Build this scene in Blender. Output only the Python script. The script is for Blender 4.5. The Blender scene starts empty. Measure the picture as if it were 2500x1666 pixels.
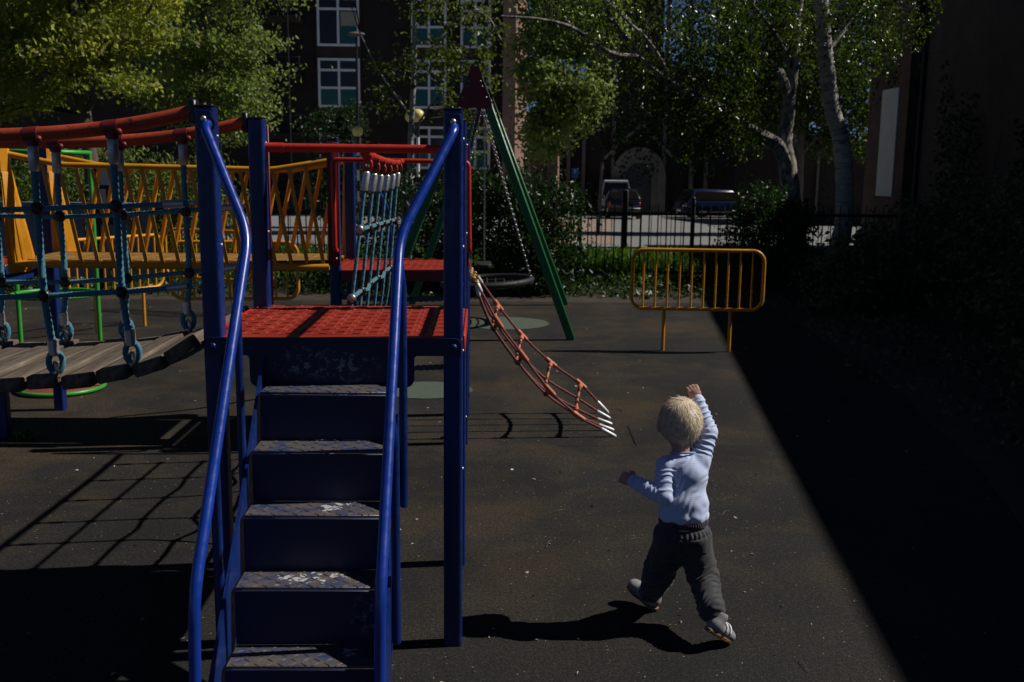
import bpy, math, random
import numpy as np
from mathutils import Vector, Matrix, noise as mnoise
R = math.radians
SC = bpy.context.scene
COL = SC.collection

# ------------------------------------------------------------------ camera
CAM_H = 1.6
_p, _s, _r = R(9.64), R(1.8), R(0.62)
FW = Vector((math.sin(_s)*math.cos(_p), math.cos(_s)*math.cos(_p), -math.sin(_p)))
_rt = Vector((math.cos(_s), -math.sin(_s), 0)); _up = _rt.cross(FW)
RT = (_rt*math.cos(_r) + _up*math.sin(_r)).normalized(); UP = RT.cross(FW)
cam_d = bpy.data.cameras.new("camera"); cam = bpy.data.objects.new("camera", cam_d); COL.objects.link(cam)
cam.matrix_world = Matrix(((RT.x, UP.x, -FW.x, 0), (RT.y, UP.y, -FW.y, 0), (RT.z, UP.z, -FW.z, CAM_H), (0, 0, 0, 1)))
cam_d.sensor_width = 36; cam_d.lens = 35.0; cam_d.clip_start = 0.05; cam_d.clip_end = 2000
cam_d.dof.use_dof = True; cam_d.dof.focus_distance = 3.3; cam_d.dof.aperture_fstop = 7.1
SC.camera = cam

def at(px, py, Y):
    """where the sight line through a pixel of the 2500 px wide photo meets the depth plane y = Y"""
    d = FW + RT*((px-1250)/2431) + UP*((833-py)/2431)
    t = Y/d.y
    return Vector((d.x*t, Y, CAM_H + d.z*t))

# ------------------------------------------------------------------ sky, sun, exposure
SUN_EL, SUN_AZ = R(46), R(6)          # azimuth counted from +x towards +y
W = bpy.data.worlds.new("World"); SC.world = W; W.use_nodes = True
nt = W.node_tree; bg = nt.nodes['Background']
sky = nt.nodes.new('ShaderNodeTexSky'); sky.sky_type = 'NISHITA'; sky.sun_disc = False
sky.sun_elevation = SUN_EL; sky.sun_rotation = R(90) - SUN_AZ
sky.air_density = 0.22; sky.dust_density = 0.0; sky.ozone_density = 3.0
nt.links.new(sky.outputs[0], bg.inputs[0]); bg.inputs[1].default_value = 0.075
sd = bpy.data.lights.new("sun", 'SUN'); sd.energy = 5.0; sd.angle = R(0.5); sd.color = (1.0, 0.95, 0.87)
so = bpy.data.objects.new("sun", sd); COL.objects.link(so)
SUND = Vector((math.cos(SUN_EL)*math.cos(SUN_AZ), math.cos(SUN_EL)*math.sin(SUN_AZ), math.sin(SUN_EL)))
so.rotation_euler = (-SUND).to_track_quat('-Z', 'Y').to_euler(); so.location = (8, 2, 12)
SC.view_settings.view_transform = 'Standard'; SC.view_settings.look = 'None'
SC.view_settings.exposure = -0.38; SC.view_settings.gamma = 1.0
try: SC.cycles.use_adaptive_sampling = True; SC.cycles.max_bounces = 8; SC.cycles.transparent_max_bounces = 8
except Exception: pass

# ------------------------------------------------------------------ materials
def nmat(name):
    m = bpy.data.materials.new(name); m.use_nodes = True
    nt = m.node_tree; b = nt.nodes['Principled BSDF']
    return m, nt, b
def N(nt, typ, **kw):
    n = nt.nodes.new(typ)
    for k, v in kw.items():
        if k in n.inputs.keys() if isinstance(k, str) and not hasattr(n, k) else False: n.inputs[k].default_value = v
        elif hasattr(n, k): setattr(n, k, v)
        else: n.inputs[k].default_value = v
    return n
def c4(c): return (c[0], c[1], c[2], 1)
def ramp(nt, src, pos, cols):
    r = nt.nodes.new('ShaderNodeValToRGB'); e = r.color_ramp.elements
    while len(e) < len(pos): e.new(0.5)
    for i, (p, c) in enumerate(zip(pos, cols)):
        e[i].position = p; e[i].color = c4(c) if not isinstance(c, float) else (c, c, c, 1)
    nt.links.new(src, r.inputs[0]); return r.outputs[0]
def noise(nt, scale, detail=4, rough=0.55, vec=None, dist=0.0):
    n = nt.nodes.new('ShaderNodeTexNoise'); n.inputs['Scale'].default_value = scale
    n.inputs['Detail'].default_value = detail; n.inputs['Roughness'].default_value = rough
    n.inputs['Distortion'].default_value = dist
    if vec is None:
        g = nt.nodes.new('ShaderNodeNewGeometry'); vec = g.outputs['Position']
    nt.links.new(vec, n.inputs['Vector']); return n.outputs['Fac']
def objcoord(nt): return nt.nodes.new('ShaderNodeTexCoord').outputs['Object']
def mapping(nt, vec, scale=(1,1,1), rot=(0,0,0), loc=(0,0,0)):
    m = nt.nodes.new('ShaderNodeMapping'); m.inputs['Scale'].default_value = scale
    m.inputs['Rotation'].default_value = rot; m.inputs['Location'].default_value = loc
    nt.links.new(vec, m.inputs['Vector']); return m.outputs[0]
def mix(nt, fac, a, b, blend='MIX'):
    m = nt.nodes.new('ShaderNodeMix'); m.data_type = 'RGBA'; m.blend_type = blend
    for s, v in ((0, fac), (6, a), (7, b)):
        if isinstance(v, (int, float)): m.inputs[s].default_value = v
        elif isinstance(v, tuple): m.inputs[s].default_value = c4(v)
        else: nt.links.new(v, m.inputs[s])
    return m.outputs[2]
def math_(nt, op, a, b=None):
    m = nt.nodes.new('ShaderNodeMath'); m.operation = op
    for i, v in enumerate((a, b)):
        if v is None: continue
        if isinstance(v, (int, float)): m.inputs[i].default_value = v
        else: nt.links.new(v, m.inputs[i])
    return m.outputs[0]
def bump(nt, b, h, strength=0.3, dist=0.002):
    n = nt.nodes.new('ShaderNodeBump'); n.inputs['Strength'].default_value = strength; n.inputs['Distance'].default_value = dist
    nt.links.new(h, n.inputs['Height']); nt.links.new(n.outputs[0], b.inputs['Normal'])
def paint(name, col, rough=0.35, wear=0.62, wearcol=(0.05,0.03,0.02), var=0.25, metallic=0.0, scale=9, spec=0.5, coat=0.0):
    m, nt, b = nmat(name)
    a = tuple(c*(1-var) for c in col); d = tuple(min(1, c*(1+var)) for c in col)
    base = ramp(nt, noise(nt, scale*0.5, 3), (0.3, 0.7), (a, d))
    w = ramp(nt, noise(nt, scale*2.2, 8, 0.7), (wear, wear+0.05), (0.0, 1.0))
    nt.links.new(mix(nt, w, base, wearcol), b.inputs['Base Color'])
    rr = ramp(nt, noise(nt, scale*4, 4), (0.3, 0.7), (rough*0.75, min(1, rough*1.35)))
    nt.links.new(rr, b.inputs['Roughness']); b.inputs['Metallic'].default_value = metallic
    b.inputs['Specular IOR Level'].default_value = spec; b.inputs['Coat Weight'].default_value = coat; b.inputs['Coat Roughness'].default_value = rough*0.85
    bump(nt, b, noise(nt, 90, 3), 0.12, 0.001)
    return m
M = {}
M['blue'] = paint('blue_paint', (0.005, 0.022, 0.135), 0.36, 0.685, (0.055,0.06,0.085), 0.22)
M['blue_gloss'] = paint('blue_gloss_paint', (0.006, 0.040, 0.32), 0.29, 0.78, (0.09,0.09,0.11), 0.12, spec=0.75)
M['red'] = paint('red_paint', (0.50, 0.030, 0.014), 0.42, 0.66, (0.06,0.022,0.015), 0.22, scale=14)
M['red_faded'] = paint('faded_red_paint', (0.42, 0.055, 0.018), 0.55, 0.60, (0.05,0.018,0.012), 0.3, scale=16)
M['maroon'] = paint('maroon_board', (0.16, 0.018, 0.028), 0.5, 0.8, (0.05,0.02,0.02), 0.15)
M['yellow'] = paint('yellow_paint', (0.72, 0.30, 0.012), 0.42, 0.66, (0.20,0.09,0.02), 0.18, scale=11)
M['green'] = paint('green_paint', (0.015, 0.16, 0.05), 0.4, 0.74, (0.03,0.06,0.03), 0.15)
M['lime'] = paint('bright_green_paint', (0.045, 0.34, 0.045), 0.35, 0.78, (0.05,0.12,0.05), 0.12)
M['steel'] = paint('galvanised_steel', (0.55, 0.55, 0.55), 0.4, 0.7, (0.3,0.28,0.25), 0.2, metallic=0.85, scale=40)
M['chain'] = paint('chain_steel', (0.42, 0.42, 0.42), 0.38, 0.66, (0.2,0.15,0.1), 0.2, metallic=0.9, scale=40)
M['brass'] = paint('brassy_link', (0.5, 0.33, 0.12), 0.45, 0.7, (0.25,0.14,0.06), 0.2, metallic=0.8, scale=40)
M['black'] = paint('black_plastic', (0.012, 0.012, 0.013), 0.38, 0.8, (0.03,0.03,0.03), 0.2)
M['rubber'] = paint('black_rubber', (0.016, 0.016, 0.018), 0.6, 0.8, (0.03,0.03,0.03), 0.2)
M['orange'] = paint('salmon_plastic', (0.55, 0.14, 0.075), 0.5, 0.72, (0.3,0.1,0.06), 0.15, scale=20)
M['ferrule'] = paint('aluminium_ferrule', (0.50, 0.51, 0.52), 0.36, 0.72, (0.3,0.3,0.3), 0.12, metallic=0.7, scale=30)
M['white_end'] = paint('white_metal_end', (0.75, 0.76, 0.76), 0.4, 0.8, (0.4,0.4,0.4), 0.08, metallic=0.2, scale=30)
M['iron'] = paint('black_iron', (0.006, 0.006, 0.007), 0.5, 0.72, (0.02,0.015,0.012), 0.2)

def rope_mat(name, col, col2):
    m, nt, b = nmat(name)
    nt.links.new(mix(nt, ramp(nt, noise(nt, 260, 4), (0.35, 0.68), (0.0, 1.0)), col, col2), b.inputs['Base Color'])
    b.inputs['Roughness'].default_value = 0.75; b.inputs['Sheen Weight'].default_value = 0.25
    bump(nt, b, noise(nt, 420, 3), 0.5, 0.0015); return m
M['rope_blue'] = rope_mat('teal_blue_rope', (0.014, 0.115, 0.19), (0.075, 0.26, 0.35))
M['rope_red'] = rope_mat('dull_red_rope', (0.12, 0.018, 0.022), (0.30, 0.08, 0.07))
M['rope_dark'] = rope_mat('dark_cable', (0.03, 0.036, 0.055), (0.12, 0.135, 0.18))

def m_deck():
    m, nt, b = nmat('perforated_red_deck')
    base = ramp(nt, noise(nt, 4.5, 5), (0.3, 0.72), ((0.25,0.016,0.010), (0.40,0.048,0.022)))
    w = ramp(nt, noise(nt, 26, 8, 0.72), (0.60, 0.70), (0.0, 1.0))
    c = mix(nt, w, base, (0.13, 0.05, 0.035))
    nt.links.new(c, b.inputs['Base Color']); b.inputs['Roughness'].default_value = 0.42
    bump(nt, b, noise(nt, 120, 4), 0.25, 0.0015); return m
M['deck'] = m_deck()
def m_tread():
    m, nt, b = nmat('worn_blue_chequer_plate')
    a = ramp(nt, noise(nt, 16, 6, 0.65), (0.36, 0.60), ((0.040,0.065,0.165), (0.15,0.125,0.105)))
    g = nt.nodes.new('ShaderNodeNewGeometry')
    w1 = ramp(nt, noise(nt, 30, 5, 0.6, dist=0.4), (0.635, 0.65), (0.0, 1.0))
    ms = []
    for c, sc in (((-0.51, 2.71, 0.446), (8, 14, 9)), ((-0.40, 2.74, 0.446), (16, 20, 9)), ((-0.44, 2.86, 0.611), (10, 16, 9)), ((-0.36, 2.60, 0.277), (20, 20, 9))):
        vm = mapping(nt, g.outputs['Position'], sc, (0,0,0), tuple(-c[i]*sc[i] for i in range(3)))
        ln = nt.nodes.new('ShaderNodeVectorMath'); ln.operation = 'LENGTH'; nt.links.new(vm, ln.inputs[0])
        ms.append(ramp(nt, ln.outputs['Value'], (0.3, 1.0), (1.0, 0.0)))
    w2 = ms[0]
    for q in ms[1:]: w2 = math_(nt, 'MAXIMUM', w2, q)
    w1 = ramp(nt, math_(nt, 'ADD', noise(nt, 34, 4, 0.55, dist=0.5), math_(nt, 'MULTIPLY', w2, 0.16)), (0.665, 0.68), (0.0, 1.0))
    w = math_(nt, 'MULTIPLY', w1, ramp(nt, w2, (0.02, 0.1), (0.0, 1.0)))
    nt.links.new(mix(nt, w, a, (0.62, 0.64, 0.66)), b.inputs['Base Color'])
    b.inputs['Roughness'].default_value = 0.45; b.inputs['Metallic'].default_value = 0.25
    bump(nt, b, noise(nt, 200, 4), 0.3, 0.001); return m
M['tread'] = m_tread()
M['nub'] = paint('worn_tread_lug', (0.080, 0.074, 0.074), 0.42, 0.52, (0.075,0.035,0.024), 0.3, metallic=0.3, scale=30)
def m_riser():
    m, nt, b = nmat('scuffed_blue_panel')
    w1 = ramp(nt, noise(nt, 55, 7, 0.7), (0.52, 0.58), (0.0, 1.0))
    g = nt.nodes.new('ShaderNodeNewGeometry'); ms = []
    for c, sc in (((-0.56, 3.16, 0.985), (7.5, 2, 15)), ((-0.43, 3.16, 0.97), (8, 2, 14)), ((-0.31, 2.65, 0.37), (15, 2, 13))):
        vm = mapping(nt, g.outputs['Position'], sc, (0,0,0), tuple(-c[i]*sc[i] for i in range(3)))
        ln = nt.nodes.new('ShaderNodeVectorMath'); ln.operation = 'LENGTH'; nt.links.new(vm, ln.inputs[0])
        ms.append(ramp(nt, ln.outputs['Value'], (0.35, 1.0), (1.0, 0.0)))
    w2 = math_(nt, 'MAXIMUM', math_(nt, 'MAXIMUM', ms[0], ms[1]), ms[2])
    w = math_(nt, 'MULTIPLY', w1, w2)
    nt.links.new(mix(nt, w, (0.004, 0.010, 0.062), (0.17, 0.21, 0.29)), b.inputs['Base Color'])
    b.inputs['Roughness'].default_value = 0.5; return m
M['riser'] = m_riser()
def m_wood():
    m, nt, b = nmat('weathered_plank')
    v = objcoord(nt)
    v2 = mapping(nt, v, (26, 2.2, 26))
    n1 = noise(nt, 1.0, 7, 0.65, v2, 0.6)
    c = ramp(nt, n1, (0.28, 0.46, 0.62, 0.78), ((0.028,0.020,0.014), (0.105,0.080,0.058), (0.19,0.15,0.11), (0.36,0.30,0.22)))
    nt.links.new(c, b.inputs['Base Color']); b.inputs['Roughness'].default_value = 0.85
    bump(nt, b, n1, 0.8, 0.004); return m
M['wood'] = m_wood()
def m_ground():
    m, nt, b = nmat('rubber_crumb_surface')
    n_big = noise(nt, 0.42, 5, 0.6); n_mid = noise(nt, 2.1, 6, 0.68, dist=0.6); n_gr = noise(nt, 150, 2, 0.75); n_g2 = noise(nt, 62, 3, 0.7)
    gr = math_(nt, 'ADD', math_(nt, 'MULTIPLY', n_gr, 0.62), math_(nt, 'MULTIPLY', n_g2, 0.38))
    base = ramp(nt, gr, (0.36, 0.50, 0.60, 0.68), ((0.006,0.0059,0.0058), (0.0175,0.017,0.0165), (0.034,0.033,0.032), (0.085,0.08,0.075)))
    st = ramp(nt, math_(nt, 'ADD', math_(nt, 'MULTIPLY', n_big, 0.55), math_(nt, 'MULTIPLY', n_mid, 0.45)), (0.455, 0.60), (0.0, 0.9))
    sp = nt.nodes.new('ShaderNodeSeparateXYZ'); g0 = nt.nodes.new('ShaderNodeNewGeometry'); nt.links.new(g0.outputs['Position'], sp.inputs[0])
    st = math_(nt, 'MULTIPLY', st, ramp(nt, math_(nt, 'MULTIPLY', sp.outputs[1], 0.1), (0.30, 0.47), (0.18, 1.0)))
    st = math_(nt, 'MULTIPLY', st, ramp(nt, gr, (0.42, 0.60), (0.10, 1.0)))
    c = mix(nt, st, base, (0.098, 0.066, 0.030))
    dk = ramp(nt, noise(nt, 1.1, 4, 0.6), (0.35, 0.62), ((0.70,0.70,0.71), (1.08,1.07,1.06)))
    c = mix(nt, 1.0, c, dk, 'MULTIPLY')
    vor = nt.nodes.new('ShaderNodeTexVoronoi'); vor.inputs['Scale'].default_value = 48
    g = nt.nodes.new('ShaderNodeNewGeometry'); nt.links.new(g.outputs['Position'], vor.inputs['Vector'])
    sx = nt.nodes.new('ShaderNodeSeparateColor'); nt.links.new(vor.outputs['Color'], sx.inputs[0])
    spk = math_(nt, 'MULTIPLY', ramp(nt, vor.outputs['Distance'], (0.10, 0.17), (1.0, 0.0)), ramp(nt, sx.outputs[0], (0.86, 0.89), (0.0, 1.0)))
    c = mix(nt, spk, c, (0.26, 0.235, 0.20))
    nt.links.new(c, b.inputs['Base Color']); b.inputs['Roughness'].default_value = 0.85; b.inputs['Specular IOR Level'].default_value = 0.25
    bump(nt, b, gr, 0.9, 0.006); return m
M['ground'] = m_ground()
def m_simple(name, pos, cols, scale, rough=0.85, b_s=0.4, b_d=0.01, bscale=None, detail=6):
    m, nt, b = nmat(name); n = noise(nt, scale, detail, 0.65)
    nt.links.new(ramp(nt, n, pos, cols), b.inputs['Base Color']); b.inputs['Roughness'].default_value = rough
    bump(nt, b, noise(nt, bscale or scale*3, 4), b_s, b_d); return m
M['soil'] = m_simple('bare_soil', (0.3, 0.6, 0.8), ((0.022,0.017,0.012), (0.055,0.04,0.026), (0.10,0.075,0.045)), 7)
M['turf'] = m_simple('turf_soil', (0.3, 0.7), ((0.018,0.03,0.010), (0.04,0.065,0.018)), 9)
M['road'] = m_simple('pale_asphalt', (0.25, 0.75), ((0.17,0.17,0.17), (0.24,0.24,0.235)), 1.7, 0.9, 0.3, 0.004, 60)
M['paving'] = m_simple('pinkish_paving', (0.25, 0.75), ((0.24,0.17,0.13), (0.33,0.24,0.19)), 2.5, 0.9, 0.3, 0.004, 50)
M['green_crumb'] = m_simple('green_rubber_crumb', (0.3, 0.7), ((0.035,0.055,0.036), (0.10,0.135,0.095)), 120, 0.85, 0.6, 0.005, 95, 3)
M['red_crumb'] = m_simple('red_rubber_crumb', (0.3, 0.7), ((0.14,0.030,0.018), (0.26,0.07,0.04)), 95, 0.85, 0.6, 0.005, 95, 3)
def m_brick(name, c1, c2, mortar, scale=1.0):
    m, nt, b = nmat(name)
    br = nt.nodes.new('ShaderNodeTexBrick')
    tc = nt.nodes.new('ShaderNodeTexCoord')
    geo = nt.nodes.new('ShaderNodeNewGeometry'); sx = nt.nodes.new('ShaderNodeSeparateXYZ'); nt.links.new(tc.outputs['Object'], sx.inputs[0])
    h = math_(nt, 'ADD', sx.outputs[0], sx.outputs[1])
    cx = nt.nodes.new('ShaderNodeCombineXYZ'); nt.links.new(h, cx.inputs[0]); nt.links.new(sx.outputs[2], cx.inputs[1])
    nt.links.new(cx.outputs[0], br.inputs['Vector'])
    br.inputs['Color1'].default_value = c4(c1); br.inputs['Color2'].default_value = c4(c2); br.inputs['Mortar'].default_value = c4(mortar)
    br.inputs['Scale'].default_value = 1.0; br.inputs['Brick Width'].default_value = 0.225*scale; br.inputs['Row Height'].default_value = 0.075*scale
    br.inputs['Mortar Size'].default_value = 0.008*scale; br.inputs['Bias'].default_value = -0.1
    v = ramp(nt, noise(nt, 1.3, 6), (0.3, 0.7), ((0.6,0.6,0.6), (1.15,1.1,1.05)))
    nt.links.new(mix(nt, 1.0, br.outputs['Color'], v, 'MULTIPLY'), b.inputs['Base Color'])
    b.inputs['Roughness'].default_value = 0.9
    bump(nt, b, br.outputs['Fac'], -0.5, 0.006); return m
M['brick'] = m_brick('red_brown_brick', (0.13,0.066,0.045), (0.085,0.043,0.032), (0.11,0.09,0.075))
M['brick_dark'] = m_brick('dark_brown_brick', (0.07,0.045,0.035), (0.05,0.033,0.027), (0.06,0.05,0.045))  # even brick tone, darker than the red-brown brick
M['brick_black'] = m_brick('near_black_brick', (0.030,0.019,0.015), (0.021,0.014,0.011), (0.026,0.022,0.020))  # even brick tone, almost black
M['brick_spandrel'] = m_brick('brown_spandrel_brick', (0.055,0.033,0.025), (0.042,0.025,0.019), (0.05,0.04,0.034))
M['brick_pink'] = m_brick('pink_brick', (0.36,0.20,0.155), (0.30,0.165,0.13), (0.33,0.24,0.2))
M['stone'] = m_simple('grey_stone', (0.3, 0.7), ((0.11,0.10,0.09), (0.19,0.175,0.155)), 3)
M['slate'] = m_simple('slate_roof', (0.3, 0.7), ((0.03,0.032,0.036), (0.055,0.058,0.062)), 6, 0.6)
M['white_frame'] = paint('white_window_frame', (0.80,0.82,0.84), 0.45, 0.85, (0.4,0.4,0.4), 0.06)
M['teal'] = paint('teal_panel', (0.008,0.095,0.092), 0.4, 0.85, (0.01,0.07,0.07), 0.1)
M['pale_panel'] = m_simple('pale_render_panel', (0.3,0.7), ((0.56,0.53,0.47), (0.68,0.64,0.57)), 2.5)
M['grey_panel'] = m_simple('grey_board', (0.3,0.7), ((0.16,0.165,0.185), (0.24,0.245,0.265)), 4)
M['curtain'] = m_simple('net_curtain', (0.3,0.7), ((0.30,0.27,0.22), (0.42,0.38,0.32)), 5)
def m_glass(name='window_glass', col=(0.016,0.014,0.011)):
    m, nt, b = nmat(name); b.inputs['Base Color'].default_value = c4(col); b.inputs['Roughness'].default_value = 0.06
    b.inputs['Specular IOR Level'].default_value = 0.4; return m
M['glass'] = m_glass()
def m_bark(name, pos, cols, sc=(7,7,2.2), bs=0.9):
    m, nt, b = nmat(name); v = mapping(nt, objcoord(nt), sc); n = noise(nt, 1.6, 8, 0.7, v, 0.8)
    nt.links.new(ramp(nt, n, pos, cols), b.inputs['Base Color']); b.inputs['Roughness'].default_value = 0.9
    bump(nt, b, n, bs, 0.03); return m
M['bark'] = m_bark('grey_bark', (0.3,0.5,0.7), ((0.04,0.033,0.027), (0.13,0.11,0.09), (0.24,0.21,0.18)))
M['birch_bark'] = m_bark('silver_birch_bark', (0.34,0.42,0.6,0.75), ((0.03,0.027,0.025), (0.26,0.25,0.235), (0.46,0.45,0.43), (0.58,0.57,0.55)), (2.2,2.2,9), 0.4)
M['birch_rough'] = m_bark('rough_birch_bark', (0.38,0.5,0.62), ((0.03,0.027,0.024), (0.26,0.23,0.20), (0.52,0.47,0.42)), (9,9,4), 1.0)
M['twig'] = m_bark('dark_twig', (0.3,0.7), ((0.02,0.016,0.012), (0.07,0.058,0.045)))
def leaf_mat(name, cols, trans, tr_fac=0.42, rough=0.42):
    m, nt, b = nmat(name)
    a = nt.nodes.new('ShaderNodeAttribute'); a.attribute_name = 'rnd'
    c = ramp(nt, a.outputs['Fac'], tuple(np.linspace(0, 1, len(cols))), cols)
    nt.links.new(c, b.inputs['Base Color']); b.inputs['Roughness'].default_value = rough; b.inputs['Specular IOR Level'].default_value = 0.45
    t = nt.nodes.new('ShaderNodeBsdfTranslucent')
    nt.links.new(mix(nt, 1.0, c, trans, 'MULTIPLY'), t.inputs[0])
    ms = nt.nodes.new('ShaderNodeMixShader'); ms.inputs[0].default_value = tr_fac
    out = nt.nodes['Material Output']
    nt.links.new(b.outputs[0], ms.inputs[1]); nt.links.new(t.outputs[0], ms.inputs[2]); nt.links.new(ms.outputs[0], out.inputs[0])
    return m
M['leaf_maple'] = leaf_mat('maple_leaf', ((0.10,0.14,0.026), (0.19,0.23,0.042), (0.31,0.32,0.08)), (2.3,2.2,1.3), 0.55)
M['leaf_young'] = leaf_mat('young_leaf', ((0.04,0.062,0.012), (0.085,0.115,0.02), (0.17,0.185,0.035)), (1.8,1.9,0.9), 0.42)
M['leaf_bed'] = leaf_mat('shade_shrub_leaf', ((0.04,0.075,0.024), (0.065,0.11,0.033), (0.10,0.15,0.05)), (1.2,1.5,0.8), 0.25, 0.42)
M['leaf_pale'] = leaf_mat('pale_leaf', ((0.11,0.155,0.042), (0.18,0.235,0.068), (0.25,0.30,0.11)), (1.7,1.8,1.1), 0.48)
M['leaf_birch'] = leaf_mat('birch_leaf', ((0.016,0.032,0.007), (0.040,0.068,0.011), (0.105,0.135,0.020)), (1.8,2.0,0.8), 0.34, 0.27)
M['leaf_dark'] = leaf_mat('dark_leaf', ((0.014,0.032,0.010), (0.026,0.05,0.013), (0.045,0.075,0.02)), (1.2,1.7,0.7), 0.25, 0.42)
M['leaf_grass'] = leaf_mat('grass_blade', ((0.05,0.10,0.014), (0.08,0.15,0.02), (0.11,0.18,0.03)), (1.6,2.0,0.8), 0.4, 0.5)
M['litter'] = leaf_mat('pale_litter', ((0.16,0.13,0.08), (0.34,0.28,0.19), (0.65,0.62,0.55)), (0.5,0.5,0.5), 0.1, 0.7)

# ------------------------------------------------------------------ mesh collector
ROOTLOC = {}
class MB:
    def __init__(self): self.v = []; self.f = []; self.mi = []; self.cur = 0
    def add(self, vs, fs):
        o = len(self.v); self.v += [tuple(p) for p in vs]
        for f in fs: self.f.append(tuple(i+o for i in f)); self.mi.append(self.cur)
    def prof(self, poly, z0, z1, fr=None, cham=0.0):
        """extrude a 2-D polygon; fr = (origin, ex, ey, ez)"""
        n = len(poly); cx = sum(p[0] for p in poly)/n; cy = sum(p[1] for p in poly)/n
        O, X, Y, Z = fr if fr else (Vector((0,0,0)), Vector((1,0,0)), Vector((0,1,0)), Vector((0,0,1)))
        rings = [(z0, 0), (z1, 0)]
        if cham: rings = [(z0, cham), (z0+cham, 0), (z1-cham, 0), (z1, cham)]
        vs = []
        for z, c in rings:
            for px, py in poly:
                d = Vector((px-cx, py-cy)); l = d.length or 1
                q = Vector((px, py)) - d/l*c*1.2
                vs.append(O + X*q.x + Y*q.y + Z*z)
        fs = [tuple(reversed(range(n)))]
        for r in range(len(rings)-1):
            for i in range(n): fs.append((r*n+i, r*n+(i+1)%n, (r+1)*n+(i+1)%n, (r+1)*n+i))
        fs.append(tuple(range((len(rings)-1)*n, len(rings)*n)))
        self.add(vs, fs)
    def box(self, c, s, b=0.004, rot=None):
        """box of size s about centre c with bevelled edges"""
        hx, hy, hz = s[0]/2, s[1]/2, s[2]/2; b = min(b, hx*0.6, hy*0.6, hz*0.6)
        vs = []; idx = {}
        for sx in (-1, 1):
            for sy in (-1, 1):
                for sz in (-1, 1):
                    for a in range(3):
                        p = [sx*(hx-b), sy*(hy-b), sz*(hz-b)]; p[a] = (sx*hx, sy*hy, sz*hz)[a]
                        idx[(sx, sy, sz, a)] = len(vs); vs.append(Vector(p))
        fs = []
        for a in range(3):
            o = [i for i in range(3) if i != a]
            for s_ in (-1, 1):
                q = []
                for u, w in ((-1,-1), (1,-1), (1,1), (-1,1)):
                    k = [0,0,0]; k[a] = s_; k[o[0]] = u; k[o[1]] = w; q.append(idx[(k[0],k[1],k[2],a)])
                fs.append(q if (s_ > 0) == (a != 1) else q[::-1])
        for a in range(3):
            o = [i for i in range(3) if i != a]
            for u in (-1, 1):
                for w in (-1, 1):
                    q = []
                    for s_, ax in ((-1, o[0]), (1, o[0]), (1, o[1]), (-1, o[1])):
                        k = [0,0,0]; k[a] = s_; k[o[0]] = u; k[o[1]] = w; q.append(idx[(k[0],k[1],k[2],ax)])
                    fs.append(q if (u*w > 0) != (a != 1) else q[::-1])
        for sx in (-1, 1):
            for sy in (-1, 1):
                for sz in (-1, 1):
                    q = [idx[(sx,sy,sz,a)] for a in range(3)]; fs.append(q if sx*sy*sz > 0 else q[::-1])
        c = Vector(c)
        self.add([c + (rot @ v if rot else v) for v in vs], fs)
    def beam(self, a, b, w, d, up=(0,0,1), bev=0.003):
        a = Vector(a); b = Vector(b); z = (b-a).normalized(); u = Vector(up)
        x = u.cross(z)
        if x.length < 1e-4: x = Vector((1,0,0))
        x.normalize(); y = z.cross(x)
        self.box((a+b)/2, (w, d, (b-a).length), bev, Matrix((x, y, z)).transposed())
    def tube(self, path, r, n=10, caps=True, closed=False):
        path = [Vector(p) for p in path]; m = len(path)
        rs = r if isinstance(r, (list, tuple)) else [r]*m
        tang = []
        for i in range(m):
            if closed: t = path[(i+1)%m]-path[i-1]
            else: t = path[min(i+1, m-1)]-path[max(i-1, 0)]
            tang.append(t.normalized())
        t0 = tang[0]; u = Vector((0,0,1)) if abs(t0.z) < 0.9 else Vector((1,0,0))
        u = (u - t0*u.dot(t0)).normalized(); vs = []
        for i in range(m):
            t = tang[i]; u = (u - t*u.dot(t)).normalized(); w = t.cross(u)
            for k in range(n):
                a = 2*math.pi*k/n; vs.append(path[i] + (u*math.cos(a)+w*math.sin(a))*rs[i])
        fs = []
        for i in range(m if closed else m-1):
            j = (i+1) % m
            for k in range(n): fs.append((i*n+k, i*n+(k+1)%n, j*n+(k+1)%n, j*n+k))
        if caps and not closed: fs += [tuple(reversed(range(n))), tuple(range((m-1)*n, m*n))]
        self.add(vs, fs)
    def rope(self, path, r, strands=4, pitch=0.07, step=0.007, n=16, depth=0.30):
        path = resample(path, step); m = len(path); vs = []; fs = []
        t0 = (path[1]-path[0]).normalized(); u = Vector((0,0,1)) if abs(t0.z) < 0.9 else Vector((1,0,0)); s = 0
        for i in range(m):
            t = (path[min(i+1, m-1)]-path[max(i-1, 0)]).normalized(); u = (u - t*u.dot(t)).normalized(); w = t.cross(u)
            ph = 2*math.pi*s/pitch
            for k in range(n):
                a = 2*math.pi*k/n; rr = r*(1-depth+depth*abs(math.cos(strands*(a-ph)/2)))
                vs.append(path[i] + (u*math.cos(a)+w*math.sin(a))*rr)
            s += step
        for i in range(m-1):
            for k in range(n): fs.append((i*n+k, i*n+(k+1)%n, (i+1)*n+(k+1)%n, (i+1)*n+k))
        fs += [tuple(reversed(range(n))), tuple(range((m-1)*n, m*n))]
        self.add(vs, fs)
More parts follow.
